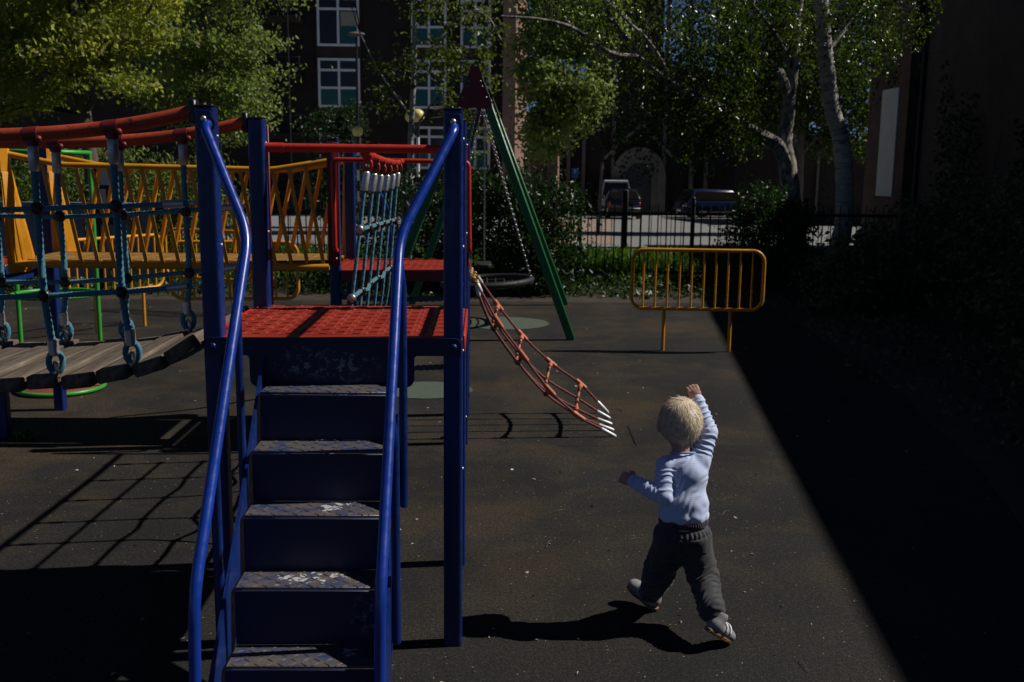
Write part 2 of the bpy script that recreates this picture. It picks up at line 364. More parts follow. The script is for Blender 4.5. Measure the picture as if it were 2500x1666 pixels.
    def ball(self, c, r, n=14, m=9, sc=(1,1,1)):
        c = Vector(c); vs = [c+Vector((0,0,-r*sc[2]))]
        for i in range(1, m):
            a = -math.pi/2 + math.pi*i/m
            for k in range(n):
                b = 2*math.pi*k/n; vs.append(c+Vector((r*sc[0]*math.cos(a)*math.cos(b), r*sc[1]*math.cos(a)*math.sin(b), r*sc[2]*math.sin(a))))
        vs.append(c+Vector((0,0,r*sc[2]))); fs = []
        for k in range(n): fs.append((0, 1+(k+1)%n, 1+k))
        for i in range(m-2):
            for k in range(n): fs.append((1+i*n+k, 1+i*n+(k+1)%n, 1+(i+1)*n+(k+1)%n, 1+(i+1)*n+k))
        for k in range(n): fs.append((1+(m-2)*n+k, 1+(m-2)*n+(k+1)%n, len(vs)-1))
        self.add(vs, fs)
    def bolt(self, c, axis, r=0.009, h=0.006):
        """domed bolt head on a face"""
        c = Vector(c); a = Vector(axis).normalized()
        self.tube([c-a*0.002, c+a*h*0.35, c+a*h*0.75, c+a*h], [r, r*0.98, r*0.75, r*0.3], 12)
    def torus(self, c, ax, R_, r, n=20, m=7, sx=1.0, up=None):
        ax = Vector(ax).normalized(); u = Vector(up) if up else (Vector((0,0,1)) if abs(ax.z) < 0.9 else Vector((1,0,0)))
        u = (u-ax*u.dot(ax)).normalized(); w = ax.cross(u); c = Vector(c)
        self.tube([c+u*(R_*math.cos(2*math.pi*i/n)*sx)+w*(R_*math.sin(2*math.pi*i/n)) for i in range(n)], r, m, closed=True)
    def build(self, name, mat, parent=None, angle=40, label=None):
        me = bpy.data.meshes.new(name)
        off = ROOTLOC.get(parent.name, Vector((0,0,0))) if parent else Vector((0,0,0))
        v = np.array(self.v, dtype=np.float64) - np.array(off)
        me.from_pydata([tuple(p) for p in v], [], self.f)
        mats = mat if isinstance(mat, (list, tuple)) else [mat]
        for m_ in mats: me.materials.append(m_)
        if len(mats) > 1: me.polygons.foreach_set('material_index', self.mi)
        me.polygons.foreach_set('use_smooth', [True]*len(me.polygons))
        try: me.set_sharp_from_angle(angle=R(angle))
        except Exception: pass
        me.update()
        o = bpy.data.objects.new(name, me); COL.objects.link(o)
        if parent: o.parent = parent; ROOTLOC[o.name] = off
        if label: o['label'] = label
        return o

def resample(path, step):
    path = [Vector(p) for p in path]; d = [0]
    for i in range(1, len(path)): d.append(d[-1]+(path[i]-path[i-1]).length)
    n = max(2, int(d[-1]/step)); out = []; j = 0
    for i in range(n+1):
        s = d[-1]*i/n
        while j < len(d)-2 and d[j+1] < s: j += 1
        t = (s-d[j])/max(1e-9, d[j+1]-d[j]); out.append(path[j].lerp(path[j+1], min(1, max(0, t))))
    return out
def smooth(pts, k=8):
    """Catmull-Rom through the points"""
    P = [Vector(p) for p in pts]; P = [P[0]*2-P[1]] + P + [P[-1]*2-P[-2]]; out = []
    for i in range(1, len(P)-2):
        a, b, c, d = P[i-1:i+3]
        for j in range(k):
            t = j/k; out.append(0.5*((2*b)+(c-a)*t+(2*a-5*b+4*c-d)*t*t+(3*b-a-3*c+d)*t**3))
    out.append(P[-2]); return out
def bend(pts, r, k=7):
    """polyline with rounded corners"""
    P = [Vector(p) for p in pts]; out = [P[0]]
    for i in range(1, len(P)-1):
        a = (P[i-1]-P[i]); b = (P[i+1]-P[i]); rr = min(r, a.length*0.48, b.length*0.48)
        s = P[i]+a.normalized()*rr; e = P[i]+b.normalized()*rr
        for j in range(k+1):
            t = j/k; out.append(s*(1-t)**2+P[i]*2*t*(1-t)+e*t*t)
    out.append(P[-1]); return out
def rrect(w, h, r, k=5):
    out = []
    for cx, cy, a0 in ((w/2-r, h/2-r, 0), (-w/2+r, h/2-r, 90), (-w/2+r, -h/2+r, 180), (w/2-r, -h/2+r, 270)):
        for j in range(k+1):
            a = R(a0+90*j/k); out.append((cx+r*math.cos(a), cy+r*math.sin(a)))
    return out
def tag(o, label, cat, group=None, kind=None):
    if label: o['label'] = label
    if cat: o['category'] = cat
    if group: o['group'] = group
    if kind: o['kind'] = kind
    return o
def thing(name, label, cat, loc=(0,0,0), group=None):
    o = bpy.data.objects.new(name, None); COL.objects.link(o); o.location = loc; o.empty_display_size = 0.1
    ROOTLOC[o.name] = Vector(loc); return tag(o, label, cat, group)
def copy_tree(o, parent=None):
    c = o.copy(); COL.objects.link(c)
    if parent: c.parent = parent
    for ch in list(o.children): copy_tree(ch, c)
    return c
def structure(name, mb, mat): return tag(mb.build(name, mat), None, None, kind='structure')
random.seed(7); rng = np.random.default_rng(11)

# ================================================================== THE SETTING
def sheet(pts, faces): m = MB(); m.add(pts, faces); return m
def gridsheet(x0, x1, ys, zs):
    v = []; f = []
    for y, z in zip(ys, zs): v += [(x0, y, z), (x1, y, z)]
    for i in range(len(ys)-1): f.append((2*i, 2*i+1, 2*i+3, 2*i+2))
    return sheet(v, f)
structure('ground', gridsheet(-600, 600, (-300, 19.5, 50, 900), (-0.012, -0.012, -0.612, -0.612)), M['turf'])
structure('playground_surface', gridsheet(-13, 12, (-12, 12.35), (0, 0)), M['ground'])
structure('soil_border', gridsheet(-13, 12, (12.35, 13.6), (-0.003, -0.003)), M['soil'])
def zr(y): return -0.012 + 0.010 - (0 if y < 19.5 else min(0.60, 0.60*(y-19.5)/30.5))
structure('road', gridsheet(-60, 60, (20.2, 50, 56), (zr(20.2), zr(50), zr(56))), M['road'])
m = MB(); m.add([(1.6, 24, zr(24)+0.006), (3.2, 24, zr(24)+0.006), (6.4, 50, zr(50)+0.006), (2.2, 50, zr(50)+0.006)], [(0,1,2,3)])
structure('pavement', m, M['paving'])
def patch(name, cx, cy, rx, ry, mat):
    m = MB(); n = 48; m.add([(cx+rx*math.cos(2*math.pi*i/n)*(1+0.012*math.sin(5*i)), cy+ry*math.sin(2*math.pi*i/n), 0.004) for i in range(n)], [tuple(range(n))])
    return structure(name, m, mat)
patch('green_safety_patch', 0.26, 10.55, 0.47, 0.45, M['green_crumb'])
patch('green_safety_patch', -0.40, 7.22, 0.34, 0.29, M['green_crumb'])
m = MB(); m.add([(2.2,3.2,0.004),(2.75,5.2,0.004),(3.2,7.6,0.004),(3.6,12.3,0.004),(12,12.3,0.004),(12,-6,0.004),(2.0,-6,0.004)], [tuple(range(7))])
structure('planting_bed', m, M['soil'])
# cut seam of the re-laid square at the foot of the rope ramp
m = MB()
for a, b, w_ in (((0.945,6.194),(0.928,5.714),0.0045), ((0.928,5.714),(0.45,5.69),0.002), ((0.87,6.635),(0.956,6.636),0.003), ((0.956,6.636),(0.957,6.554),0.003)):
    d = (Vector(b)-Vector(a)).normalized(); n_ = Vector((-d.y, d.x))*w_; k_ = 7; vs_ = []
    for q in range(k_+1):
        c = Vector(a).lerp(Vector(b), q/k_)+n_*random.uniform(-0.8, 0.8); t_ = 0.35+0.65*math.sin(math.pi*(q+0.3)/(k_+0.6)); vs_ += [(c.x-n_.x*t_, c.y-n_.y*t_, 0.003), (c.x+n_.x*t_, c.y+n_.y*t_, 0.003)]
    m.add(vs_, [(2*q, 2*q+1, 2*q+3, 2*q+2) for q in range(k_)])
structure('surface_seam', m, M['black'])

# ================================================================== PLAY TOWER WITH STEPS
PW = 0.062
def bolts(lst, parent, mat='steel'):
    for a in lst:
        q = MB(); q.bolt(*a); q.build('bolt', M[mat], parent)
def post_mb(x, y, z0, z1, w=PW):
    m = MB(); m.prof([(x+a, y+b) for a, b in rrect(w, w, w*0.17, 3)], z0, z1, cham=0.003); return m
def cap_mb(x, y, z, w=PW):
    m = MB(); m.prof([(x+a, y+b) for a, b in rrect(w*1.03, w*1.03, w*0.17, 3)], z, z+0.006, cham=0.002)
    m.bolt((x-0.008, y, z+0.006), (0,0,1), 0.011, 0.008); m.bolt((x+0.016, y, z+0.006), (0,0,1), 0.007, 0.005); return m
X0, X1, Y0, Y1 = -0.862, -0.091, 3.211, 3.920
ZD = 1.066
tw = thing('play_tower', 'blue play tower with red perforated deck and steep stair, nearest the camera', 'play tower', ((X0+X1)/2, (Y0+Y1)/2, 0))
for x in (X0, X1):
    for y in (Y0, Y1):
        p = post_mb(x, y, 0, 1.788).build('post', M['blue'], tw)
        cap_mb(x, y, 1.789).build('post_cap', M['black'], p)
        m = MB()
        if y == Y0:
            q = MB(); q.prof([(a, b) for a, b in rrect(0.050, 0.058, 0.008, 3)], 0, 0.003, (Vector((x, y-PW/2-0.0005, 1.748)), Vector((1,0,0)), Vector((0,0,1)), Vector((0,-1,0))), cham=0.001); q.build('bracket_plate', M['blue'], p)
            bolts([((x, y-PW/2-0.0035, 1.752), (0,-1,0), 0.010, 0.008)], p)
        bolts([((x+PW/2, y+0.004, zz), (1,0,0), 0.006, 0.004) for zz in (0.62, 1.02, 1.36, 1.70)], p)
def slotted_deck(x0, x1, y0, y1, z, nx, ny, t=0.006):
    m = MB(); dx = (x1-x0)/nx; dy = (y1-y0)/ny
    for i in range(nx):
        for j in range(ny):
            cx = x0+(i+0.5)*dx; cy = y0+(j+0.5)*dy; hx, hy = dx/2, dy/2
            a, b = dx*0.31, dy*0.21
            outer = [(-hx,-hy),(0,-hy),(hx,-hy),(hx,0),(hx,hy),(0,hy),(-hx,hy),(-hx,0)]
            inner = [(-a*0.72,-b),(0,-b*1.1),(a*0.72,-b),(a,0),(a*0.72,b),(0,b*1.1),(-a*0.72,b),(-a,0)]
            k = 0.0040 if (i+j) % 2 else 0.0005
            vs = [(cx+p, cy+q, z) for p, q in outer] + [(cx+p*1.25, cy+q*1.35, z+k) for p, q in inner] + [(cx+p, cy+q, z+k*0.3-0.001) for p, q in inner] + [(cx+p, cy+q, z-t) for p, q in inner]
            fs = []
            for r in range(3):
                for q in range(8): fs.append((r*8+q, r*8+(q+1)%8, (r+1)*8+(q+1)%8, (r+1)*8+q))
            m.add(vs, fs)
    return m
m = slotted_deck(X0-0.022, X1+0.028, Y0+0.037, Y1+0.026, ZD, 15, 15)
for a, b, c, d in ((X0-0.024, Y0-0.029, X1+0.03, Y0+0.036),):
    m.box(((a+c)/2, (b+d)/2, ZD-0.004), (c-a, d-b, 0.008), 0.002)
dk = m.build('deck', M['deck'], tw, angle=25)
m = MB(); m.box(((X0+X1)/2, (Y0+Y1)/2, ZD-0.016), (X1-X0+0.03, Y1-Y0+0.03, 0.008), 0.001); m.build('light_stop_plate', M['maroon'], tw)  # unseen closed underside, added to stop sun passing through the deck slots
m = MB()
m.box((X0-0.028, (Y0+Y1)/2, ZD-0.028), (0.008, Y1-Y0-0.066, 0.06), 0.002); m.box((X1+0.034, (Y0+Y1)/2, ZD-0.028), (0.008, Y1-Y0-0.066, 0.06), 0.002)
m.box(((X0+X1)/2, Y1+0.035, ZD-0.03), (X1-X0-0.066, 0.008, 0.06), 0.002)
m.build('deck_skirt', M['red'], tw)
m = MB(); m.box((X0+0.004, Y1+PW/2+0.006, 1.42), (0.0645, 0.010, 0.70), 0.003); m.build('post_board', M['maroon'], tw)
# front plate: arms bolted to the posts, deeper middle behind the steps
poly = []
def arc(cx, cz, r, a0, a1, k=6): return [(cx+r*math.cos(R(a0+(a1-a0)*i/k)), cz+r*math.sin(R(a0+(a1-a0)*i/k))) for i in range(k+1)]
xl, xr, zt, zm, zb = X0-0.024, X1+0.026, ZD+0.002, 1.010, 0.905
xa, xb = -0.745, -0.216
poly += arc(xl+0.012, zt-0.012, 0.012, 180, 90) + arc(xr-0.02, zt-0.02, 0.02, 90, 0) + [(xr, zm)] + arc(xb+0.012, zm-0.012, 0.012, 90, 180) + arc(xb-0.03, zb+0.03, 0.03, 0, -90) + arc(xa+0.03, zb+0.03, 0.03, -90, -180) + arc(xa-0.012, zm-0.012, 0.012, 0, 90) + [(xl, zm)]
m = MB(); n = len(poly); yf = Y0-PW/2-0.010
m.add([(x, yf, z) for x, z in poly] + [(x, yf+0.008, z) for x, z in poly], [tuple(range(n))[::-1], tuple(range(n, 2*n))] + [(i, (i+1)%n, n+(i+1)%n, n+i) for i in range(n)])
fp = m.build('front_plate', M['riser'], tw)
bolts([((x, yf, 1.04), (0,-1,0), 0.011, 0.009) for x in (X0+0.003, X1+0.003)], fp, 'blue')
# stair
SX0, SX1 = -0.690, -0.262
TY = [3.166] + [3.165-0.13*k for k in range(1, 7)]; TZ = [ZD, 0.919, 0.767, 0.611, 0.446, 0.277, 0.108]
for sx in (SX0, SX1):
    m = MB(); pl = [(3.165,1.01),(2.89,0.715),(2.43,0.287),(2.13,0.0),(2.42,0.0),(3.165,0.80)]; sx += -0.010 if sx < -0.5 else 0.010
    n = len(pl); m.add([(sx-0.005, y, z) for y, z in pl]+[(sx+0.005, y, z) for y, z in pl], [tuple(range(n)), tuple(range(n, 2*n))[::-1]]+[((i+1)%n, i, n+i, n+(i+1)%n) for i in range(n)])
    m.build('stringer', M['blue'], tw)
for k in range(1, 7):
    z = TZ[k]; y = TY[k]; yb = TY[k-1] - (0.0 if k > 1 else 0.001)
    m = MB()
    m.box(((SX0+SX1)/2, (y+yb)/2+0.004, z-0.004), (SX1-SX0-0.010, yb-y-0.004, 0.008), 0.0025)
    t = m.build('tread', M['tread'], tw)
    m = MB()
    ny = 5; nx = 13
    for i in range(nx):
        for j in range(ny):
            cx = SX0+0.024+(SX1-SX0-0.048)*i/(nx-1); cy = y+0.014+(yb-y-0.028)*j/(ny-1)
            a = R(40 if (i+j) % 2 else -40)
            d = Vector((math.cos(a), math.sin(a), 0)); e = Vector((-d.y, d.x, 0)); c = Vector((cx, cy, z+0.0003))
            L, Wd = 0.0130, 0.0026
            ring = [c+d*L, c+d*L*0.5+e*Wd, c-d*L*0.5+e*Wd, c-d*L, c-d*L*0.5-e*Wd, c+d*L*0.5-e*Wd]
            topr = [c+d*L*0.6+Vector((0,0,0.0015)), c-d*L*0.6+Vector((0,0,0.0015))]
            m.add(ring+topr, [(0,1,6),(1,2,7,6),(2,3,7),(3,4,7),(4,5,6,7),(5,0,6)])
    m.build('tread_lugs', M['nub'], t)
    if k > 1:
        m = MB(); zt_ = TZ[k-1]-0.008
        m.box(((SX0+SX1)/2, yb+0.003, (zt_+z)/2), (SX1-SX0-0.010, 0.006, zt_-z-0.001), 0.002)
        m.build('riser', M['riser'], tw)
m = MB(); m.box(((SX0+SX1)/2, TY[6]+0.004, 0.05), (SX1-SX0-0.010, 0.006, 0.096), 0.002); m.build('riser', M['riser'], tw)
# handrails
for xp, xm, xb_ in ((-0.850, -0.688, -0.704), (-0.088, -0.243, -0.246)):
    path = bend([(xp, 3.183, 1.738), (xp, 3.145, 1.722), (xm, 2.965, 1.408), (xb_, 2.335, 0.560), (xb_-0.006, 2.30, 0.0)], 0.07, 8)
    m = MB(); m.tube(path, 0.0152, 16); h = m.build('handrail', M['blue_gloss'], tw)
    m = MB(); m.tube([(xp, 3.181, 1.738), (xp, 3.174, 1.738)], 0.024, 16); m.build('rail_flange', M['blue'], h)
    s = -1 if xp < -0.5 else 1
    xo = (SX0-0.029) if s < 0 else (SX1+0.029)
    for yy, zt_, zb_ in ((2.93, 1.362, 0.588), (2.63, 0.958, 0.290)):
        m = MB(); m.tube([(xo, yy, zb_-0.004), (xo, yy, zb_), (xo, yy, zt_-0.1), (xm*0.5+xb_*0.5, yy, zt_-0.004)], [0.008, 0.0125, 0.0125, 0.0125], 12)
        m.build('handrail_post', M['blue'], tw)
m = MB(); m.tube([(X0+0.03, Y1+0.005, 1.683), (X1-0.03, Y1+0.005, 1.683)], 0.0165, 14)
br_ = m.build('back_rail', M['red'], tw)
m = MB(); m.tube([(X0+0.031, Y1+0.005, 1.683), (X0+0.10, Y1+0.005, 1.683)], 0.0185, 14); m.build('rail_sleeve', M['red'], br_); m = MB(); m.tube([(X1-0.10, Y1+0.005, 1.683), (X1-0.031, Y1+0.005, 1.683)], 0.0185, 14)
m.build('rail_sleeve', M['red'], br_)
for z, r_ in ((1.165, 0.017), (1.61, 0.017)):
    m = MB(); m.tube([(X1+0.004, Y0+0.03, z), (X1+0.004, Y1-0.03, z)], r_, 12); m.build('side_bar', M['blue'], tw)

M['clamp'] = paint('dark_red_clamp', (0.14, 0.012, 0.010), 0.45, 0.66, (0.03,0.012,0.01), 0.2)
# ================================================================== HANGING PLANK BRIDGE
XM, HL = -1.88, 0.97
def tz(x): return 1.69 + 0.085*abs((x-XM)/HL)**3
def pz(x): t = abs((x-XM)/HL); return 0.924 + 0.105*t**3 + 0.058*t**10
bg_ = thing('plank_bridge', 'weathered plank bridge hung on teal ropes from two sagging red tubes', 'rope bridge', (XM, (Y0+Y1)/2, 0))
NY, FY = 3.222, 3.915
for y in (NY, FY):
    m = MB(); m.tube([(x, y, tz(x)) for x in np.linspace(XM-HL, XM+HL, 41)], 0.0225, 16); t = m.build('top_tube', M['red_faded'], bg_)
    for s in (-1, 1):
        m = MB(); m.box((XM+s*(HL+0.008), y, tz(XM+HL)), (0.022, 0.05, 0.075), 0.005)
        m.build('tube_bracket', M['black'], t)
npl = 17; xs_pl = np.linspace(XM-HL+0.055, XM+HL-0.055, npl)
for i, x in enumerate(xs_pl):
    sl = math.atan((pz(x+0.03)-pz(x-0.03))/0.06); rr = Matrix.Rotation(-sl, 3, 'Y')
    o = random.uniform(-0.012, 0.012); w = 0.096+random.uniform(-0.004, 0.005)
    m = MB(); c = Vector((x, (NY+FY)/2+o, pz(x)-0.022-(0.007 if i % 2 else 0)))
    m.box((0,0,0), (w, FY-NY+0.075+random.uniform(-0.03,0.02), 0.044), 0.004, None)
    pl = m.build('plank', M['wood'], bg_)
    pl.location = c - ROOTLOC[bg_.name]; pl.rotation_euler = (0, -sl, random.uniform(-0.012, 0.012))
    # worn mesh: jitter the board ends
    # (the mesh was shifted by the root offset; undo)
    for v_ in pl.data.vertices: v_.co += ROOTLOC[bg_.name]
for y in (NY+0.16, FY-0.16):
    m = MB(); m.tube([(x, y, pz(x)-0.052) for x in np.linspace(XM-HL, XM+HL, 40)], 0.009, 8); m.build('under_rope', M['rope_blue'], bg_)
def hanger(x, y, zu, zl, lean=0.02):
    zt_, zb_ = tz(x)-0.02, pz(x)+0.085
    path = smooth([(x, y, zt_-0.07), (x, y, zu), (x+0.004, y, zl), (x+lean, y, zb_)], 8)
    m = MB(); m.rope(path, 0.0122, 4, 0.075)
    # end loop round the eye bolt
    c = Vector((x+lean+0.004, y, zb_-0.052)); 
    m.rope([c+Vector((0.021*math.sin(a)*1.0, 0.006*math.cos(a*0.5), 0.034*math.cos(a)+0.004)) for a in np.linspace(0.35, 2*math.pi-0.35, 18)], 0.0105, 4, 0.06)
    h = m.build('hanger_rope', M['rope_blue'], bg_)
    m = MB(); m.tube([(x, y, zt_-0.095), (x, y, zt_-0.09), (x, y, zt_-0.02), (x, y, zt_-0.012)], [0.0125, 0.0165, 0.0165, 0.012], 14); m.build('ferrule', M['ferrule'], h)
    m = MB(); m.tube([(x+lean-0.001, y, zb_+0.030), (x+lean-0.001, y, zb_+0.026), (x+lean+0.001, y, zb_-0.022), (x+lean+0.001, y, zb_-0.026)], [0.0135, 0.0175, 0.0175, 0.0135], 14)
    m.build('ferrule', M['ferrule'], h)
    m = MB(); m.tube([(x, y-0.002, zt_-0.015), (x, y, zt_+0.02)], 0.020, 12); m.tube([(x-0.022, y, tz(x)-0.004), (x+0.022, y, tz(x)+0.001)], 0.0255, 16); m.ball((x+0.03, y-0.026, zt_+0.006), 0.011)
    m.build('tube_clamp', M['clamp'], h)
    for zz in (zu, zl):
        m = MB(); m.ball((x+(0.004 if zz == zl else 0), y, zz), 0.0225, 16, 10); m.build('rope_joint', M['black'], h)
    m = MB(); m.torus((x+lean+0.004, y-0.004, zb_-0.068), (0.75,0.66,0), 0.017, 0.0052, 18, 7, 1.25); m.tube([(x+lean+0.004, y, pz(x)-0.01), (x+lean+0.004, y, pz(x)+0.004)], 0.014, 12)
    m.build('eye_bolt', M['steel'], h)
NU = lambda x: 1.462+0.03*abs((x-XM)/HL)**2; NLo = lambda x: 1.186+0.045*abs((x-XM)/HL)**3
FU = lambda x: 1.410+0.05*abs((x-XM)/HL)**2.2; FLo = lambda x: 1.155+0.075*abs((x-XM)/HL)**2
nx_ = [-1.160, -1.408, -1.655, -1.90, -2.14, -2.385, -2.63]; fx_ = [-1.145, -1.388, -1.626, -1.87, -2.11, -2.35, -2.60]
for x in nx_: hanger(x, NY, NU(x), NLo(x), 0.022)
for x in fx_: hanger(x, FY, FU(x), FLo(x), -0.012)
for y, fn in ((NY, NU), (NY, NLo), (FY, FU), (FY, FLo)):
    m = MB(); m.rope([(x, y, fn(x)+0.002*math.sin(x*9)) for x in np.linspace(XM-HL+0.02, XM+HL-0.02, 40)], 0.0098, 4, 0.055)
    sr = m.build('side_rope', M['rope_blue'], bg_)
    for s in (-1, 1):
        m = MB(); a = XM+s*(HL-0.035); b = XM+s*(HL-0.10); m.tube([(a, y, fn(a)), (b, y, fn(b))], 0.014, 14); m.tube([(a, y, fn(a)), (XM+s*HL, y, fn(XM+HL))], 0.007, 10)
        m.build('ferrule', M['ferrule'], sr)
bridge_end = thing('bridge_end_frame', 'blue post frame carrying the far end of the plank bridge beyond the left edge', 'post frame', (-2.9, 3.56, 0))
for y in (Y0, Y1): post_mb(-2.895, y, 0, 1.788).build('post', M['blue'], bridge_end)
m = MB(); m.box((-2.895, (Y0+Y1)/2, 1.03), (0.05, Y1-Y0-PW, 0.06)); m.build('cross_beam', M['blue'], bridge_end)

# ================================================================== REAR TOWER
TX0, TX1, TY0, TY1 = -0.842, -0.106, 5.765, 6.470
t2 = thing('play_tower', 'rear blue play tower with red boards, red grab rail and low red deck', 'play tower', ((TX0+TX1)/2, (TY0+TY1)/2, 0))
for x in (TX0, TX1):
    for y in (TY0, TY1):
        p = post_mb(x, y, 0, 1.77).build('post', M['blue'], t2); cap_mb(x, y, 1.771).build('post_cap', M['black'], p)
m = slotted_deck(TX0-0.03, TX1+0.03, TY0+0.034, TY1+0.03, 1.035, 18, 20)
m.box(((TX0+TX1)/2, TY0+0.0, 1.031), (TX1-TX0-0.066, 0.066, 0.008), 0.002); m.box(((TX0+TX1)/2, (TY0+TY1)/2, 1.019), (TX1-TX0-0.07, TY1-TY0-0.07, 0.008), 0.001); m.build('deck', M['deck'], t2, angle=25)
m = MB(); m.box(((TX0+TX1)/2, TY0-0.020, 1.0), (TX1-TX0-0.064, 0.012, 0.058), 0.003); m.box((TX0-0.036, (TY0+TY1)/2, 1.0), (0.008, TY1-TY0, 0.06)); m.box((TX1+0.036, (TY0+TY1)/2, 1.0), (0.008, TY1-TY0, 0.06)); m.build('deck_skirt', M['maroon'], t2)
for x in (TX0, TX1):
    m = MB(); m.prof([(a, b) for a, b in rrect(0.066, 0.70, 0.012, 3)], 0, 0.014, (Vector((x, TY0-PW/2-0.002, 1.405)), Vector((1,0,0)), Vector((0,0,1)), Vector((0,-1,0))), cham=0.002)
    b_ = m.build('post_board', M['maroon'], t2)
    bolts([((x+0.012, TY0-PW/2-0.016, z), (0,-1,0), 0.007, 0.005) for z in (1.10, 1.72)], b_)
yg = TY0-PW/2-0.045
m = MB(); m.tube(bend([(TX0+0.018, yg+0.045, 1.145), (TX0+0.010, yg, 1.150), (TX0+0.006, yg, 1.658), (TX1+0.030, yg, 1.652), (TX1+0.036, yg, 1.150), (TX1+0.03, yg+0.045, 1.145)], 0.03, 6), 0.0135, 12); m.build('grab_rail', M['red'], t2)
for z, sg in ((0.875, 0.012), (0.468, 0.012)):
    m = MB(); m.rope([(TX0+0.03+(TX1-TX0-0.06)*t, TY0, z-sg*math.sin(math.pi*t)) for t in np.linspace(0, 1, 20)], 0.018, 3, 0.11, depth=0.45); m.build('rung_cable', M['rope_dark'], t2)
for xx in (TX0+0.05,):
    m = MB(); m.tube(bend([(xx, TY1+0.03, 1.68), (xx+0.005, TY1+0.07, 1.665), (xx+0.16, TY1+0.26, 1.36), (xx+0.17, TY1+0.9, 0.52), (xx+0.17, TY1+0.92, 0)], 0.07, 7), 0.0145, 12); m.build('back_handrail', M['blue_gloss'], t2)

# ------------------------------------------------------------------ hanging rope curtain between the towers
rc = thing('rope_curtain', 'curtain of six thin teal ropes hung from a red bar between the two towers', 'rope net', (-0.47, 4.8, 0))
XC = -0.450
m = MB(); m.tube(smooth([(XC, Y1+0.012, 1.668), (XC, 4.4, 1.650), (XC, 5.2, 1.640), (XC, TY0-0.07, 1.652)], 8), 0.0155, 12); m.build('hanging_bar', M['red'], rc)
RY = [3.995, 4.285, 4.555, 4.865, 5.185, 5.475]
def rx(z, y): return XC - 0.005 - (1.60-z)*(0.128-0.026*(y-4)) - 0.55*max(0, 1.02-z)**2*(0.55+0.45*math.sin(y*2.6+0.6))
def ry(z, y): return y + 0.34*max(0, 1.02-z)**1.4*math.sin(y*2.6+0.4)
for i, y in enumerate(RY):
    zt_ = 1.652-0.018*math.sin((y-3.95)/1.75*math.pi)
    m = MB(); m.rope([(rx(z, y), ry(z, y), z) for z in np.linspace(zt_-0.115, 0.36, 28)], 0.0080, 4, 0.05, step=0.009, n=12)
    rp = m.build('rope', M['rope_blue'], rc)
    m = MB(); m.tube([(XC-0.004, y, zt_-0.055), (XC-0.004, y, zt_-0.06), (rx(zt_-0.14, y), y, zt_-0.128), (rx(zt_-0.14, y), y, zt_-0.132)], [0.010, 0.0145, 0.0145, 0.010], 12); m.build('ferrule', M['ferrule'], rp)
    m = MB(); m.torus((XC, y, zt_-0.028), (0,1,0), 0.015, 0.006, 16, 6, 1.3); m.tube([(XC, y-0.014, zt_+0.001), (XC, y+0.014, zt_+0.001)], 0.0185, 14); m.build('hanging_ring', M['red'], rp)
    for zc in (1.368-0.022*(y-4), 1.093-0.012*(y-4), 0.80, 0.54):
        m = MB(); m.ball((rx(zc, y), ry(zc, y), zc), 0.0195, 12, 8); m.build('rope_joint', M['black'], rp)
for k, zc in enumerate((1.368, 1.093, 0.80, 0.54)):
    pts = [(rx(zc-(0.022,0.012,0,0)[k]*(y-4), y), ry(zc, y), zc-(0.022,0.012,0,0)[k]*(y-4)) for y in RY]
    m = MB(); sg = []
    for q in range(len(pts)):
        sg.append(pts[q])
        if q < len(pts)-1 and k: a_, b_ = Vector(pts[q]), Vector(pts[q+1]); sg.append(tuple(a_.lerp(b_, 0.5)+Vector(((0.0, 0.01, 0.03, 0.05)[k]*(1 if q % 2 else -1), 0, -(0.0, 0.008, 0.035, 0.05)[k]))))
    m.rope(smooth(sg, 5), 0.0095, 4, 0.05, step=0.01, n=12); cr = m.build('cross_rope', M['rope_blue'], rc)
    for e, q in ((pts[0], -1), (pts[-1], 1)):
        m = MB(); e = Vector(e); m.ball(e+Vector((0, q*0.010, 0)), 0.0185, 16, 9, (1, 0.75, 1)); m.tube([e+Vector((0,q*0.022,0)), e+Vector((0,q*0.026,0))], 0.007, 10)
        m.build('end_cap', M['chain'], cr)
m = MB(); m.rope([(rx(0.35, y), y, 0.35) for y in np.linspace(Y1+0.03, TY0-0.02, 12)], 0.014, 3, 0.10, depth=0.4); m.build('foot_cable', M['rope_dark'], rc)

# ================================================================== YELLOW BRIDGE
yb = thing('footbridge', 'yellow footbridge with barred sides behind the plank bridge', 'footbridge', (-1.79, 6.12, 0))
YN, YF, YX0, YX1 = 5.825, 6.440, -2.700, -0.885
for y in (YN, YF):
    z0_, z1_ = (1.672, 1.650)
    m = MB(); m.tube(bend([(YX0, y, z0_), (YX0+0.31, y, 1.612), (YX1-0.32, y, 1.597), (YX1, y, z1_)], 0.05, 4), 0.0165, 12); m.build('top_rail', M['yellow'], yb)
    m = MB(); m.tube([(YX0, y, 1.046), (YX1, y, 1.040)], 0.021, 12); m.build('bottom_beam', M['yellow'], yb)
    nb = 17
    for i in range(nb):
        x = YX0+0.235+(YX1-YX0-0.33)*i/(nb-1)
        if y == YN: a, b = x-0.035, x+0.060
        else: a, b = x+0.055, x-0.062
        if a > YX1-0.03: continue
        tzr = 1.600 if (YX0+0.3 < a < YX1-0.3) else (1.6+0.06*max(0, (YX0+0.31-a)/0.31, (a-(YX1-0.32))/0.32))
        m = MB(); m.beam((b, y, 1.056), (a, y, tzr-0.008), 0.022 if y == YN else 0.027, 0.010, up=(0,1,0) if y == YN else (-0.62,1,0), bev=0.003); m.build('bar', M['yellow'], yb)
m = MB()
for i in range(15):
    w = (YX1-YX0-0.04)/15; m.box((YX0+0.02+w*(i+0.5), (YN+YF)/2, 1.062), (w-0.006, YF-YN-0.06, 0.020), 0.003)
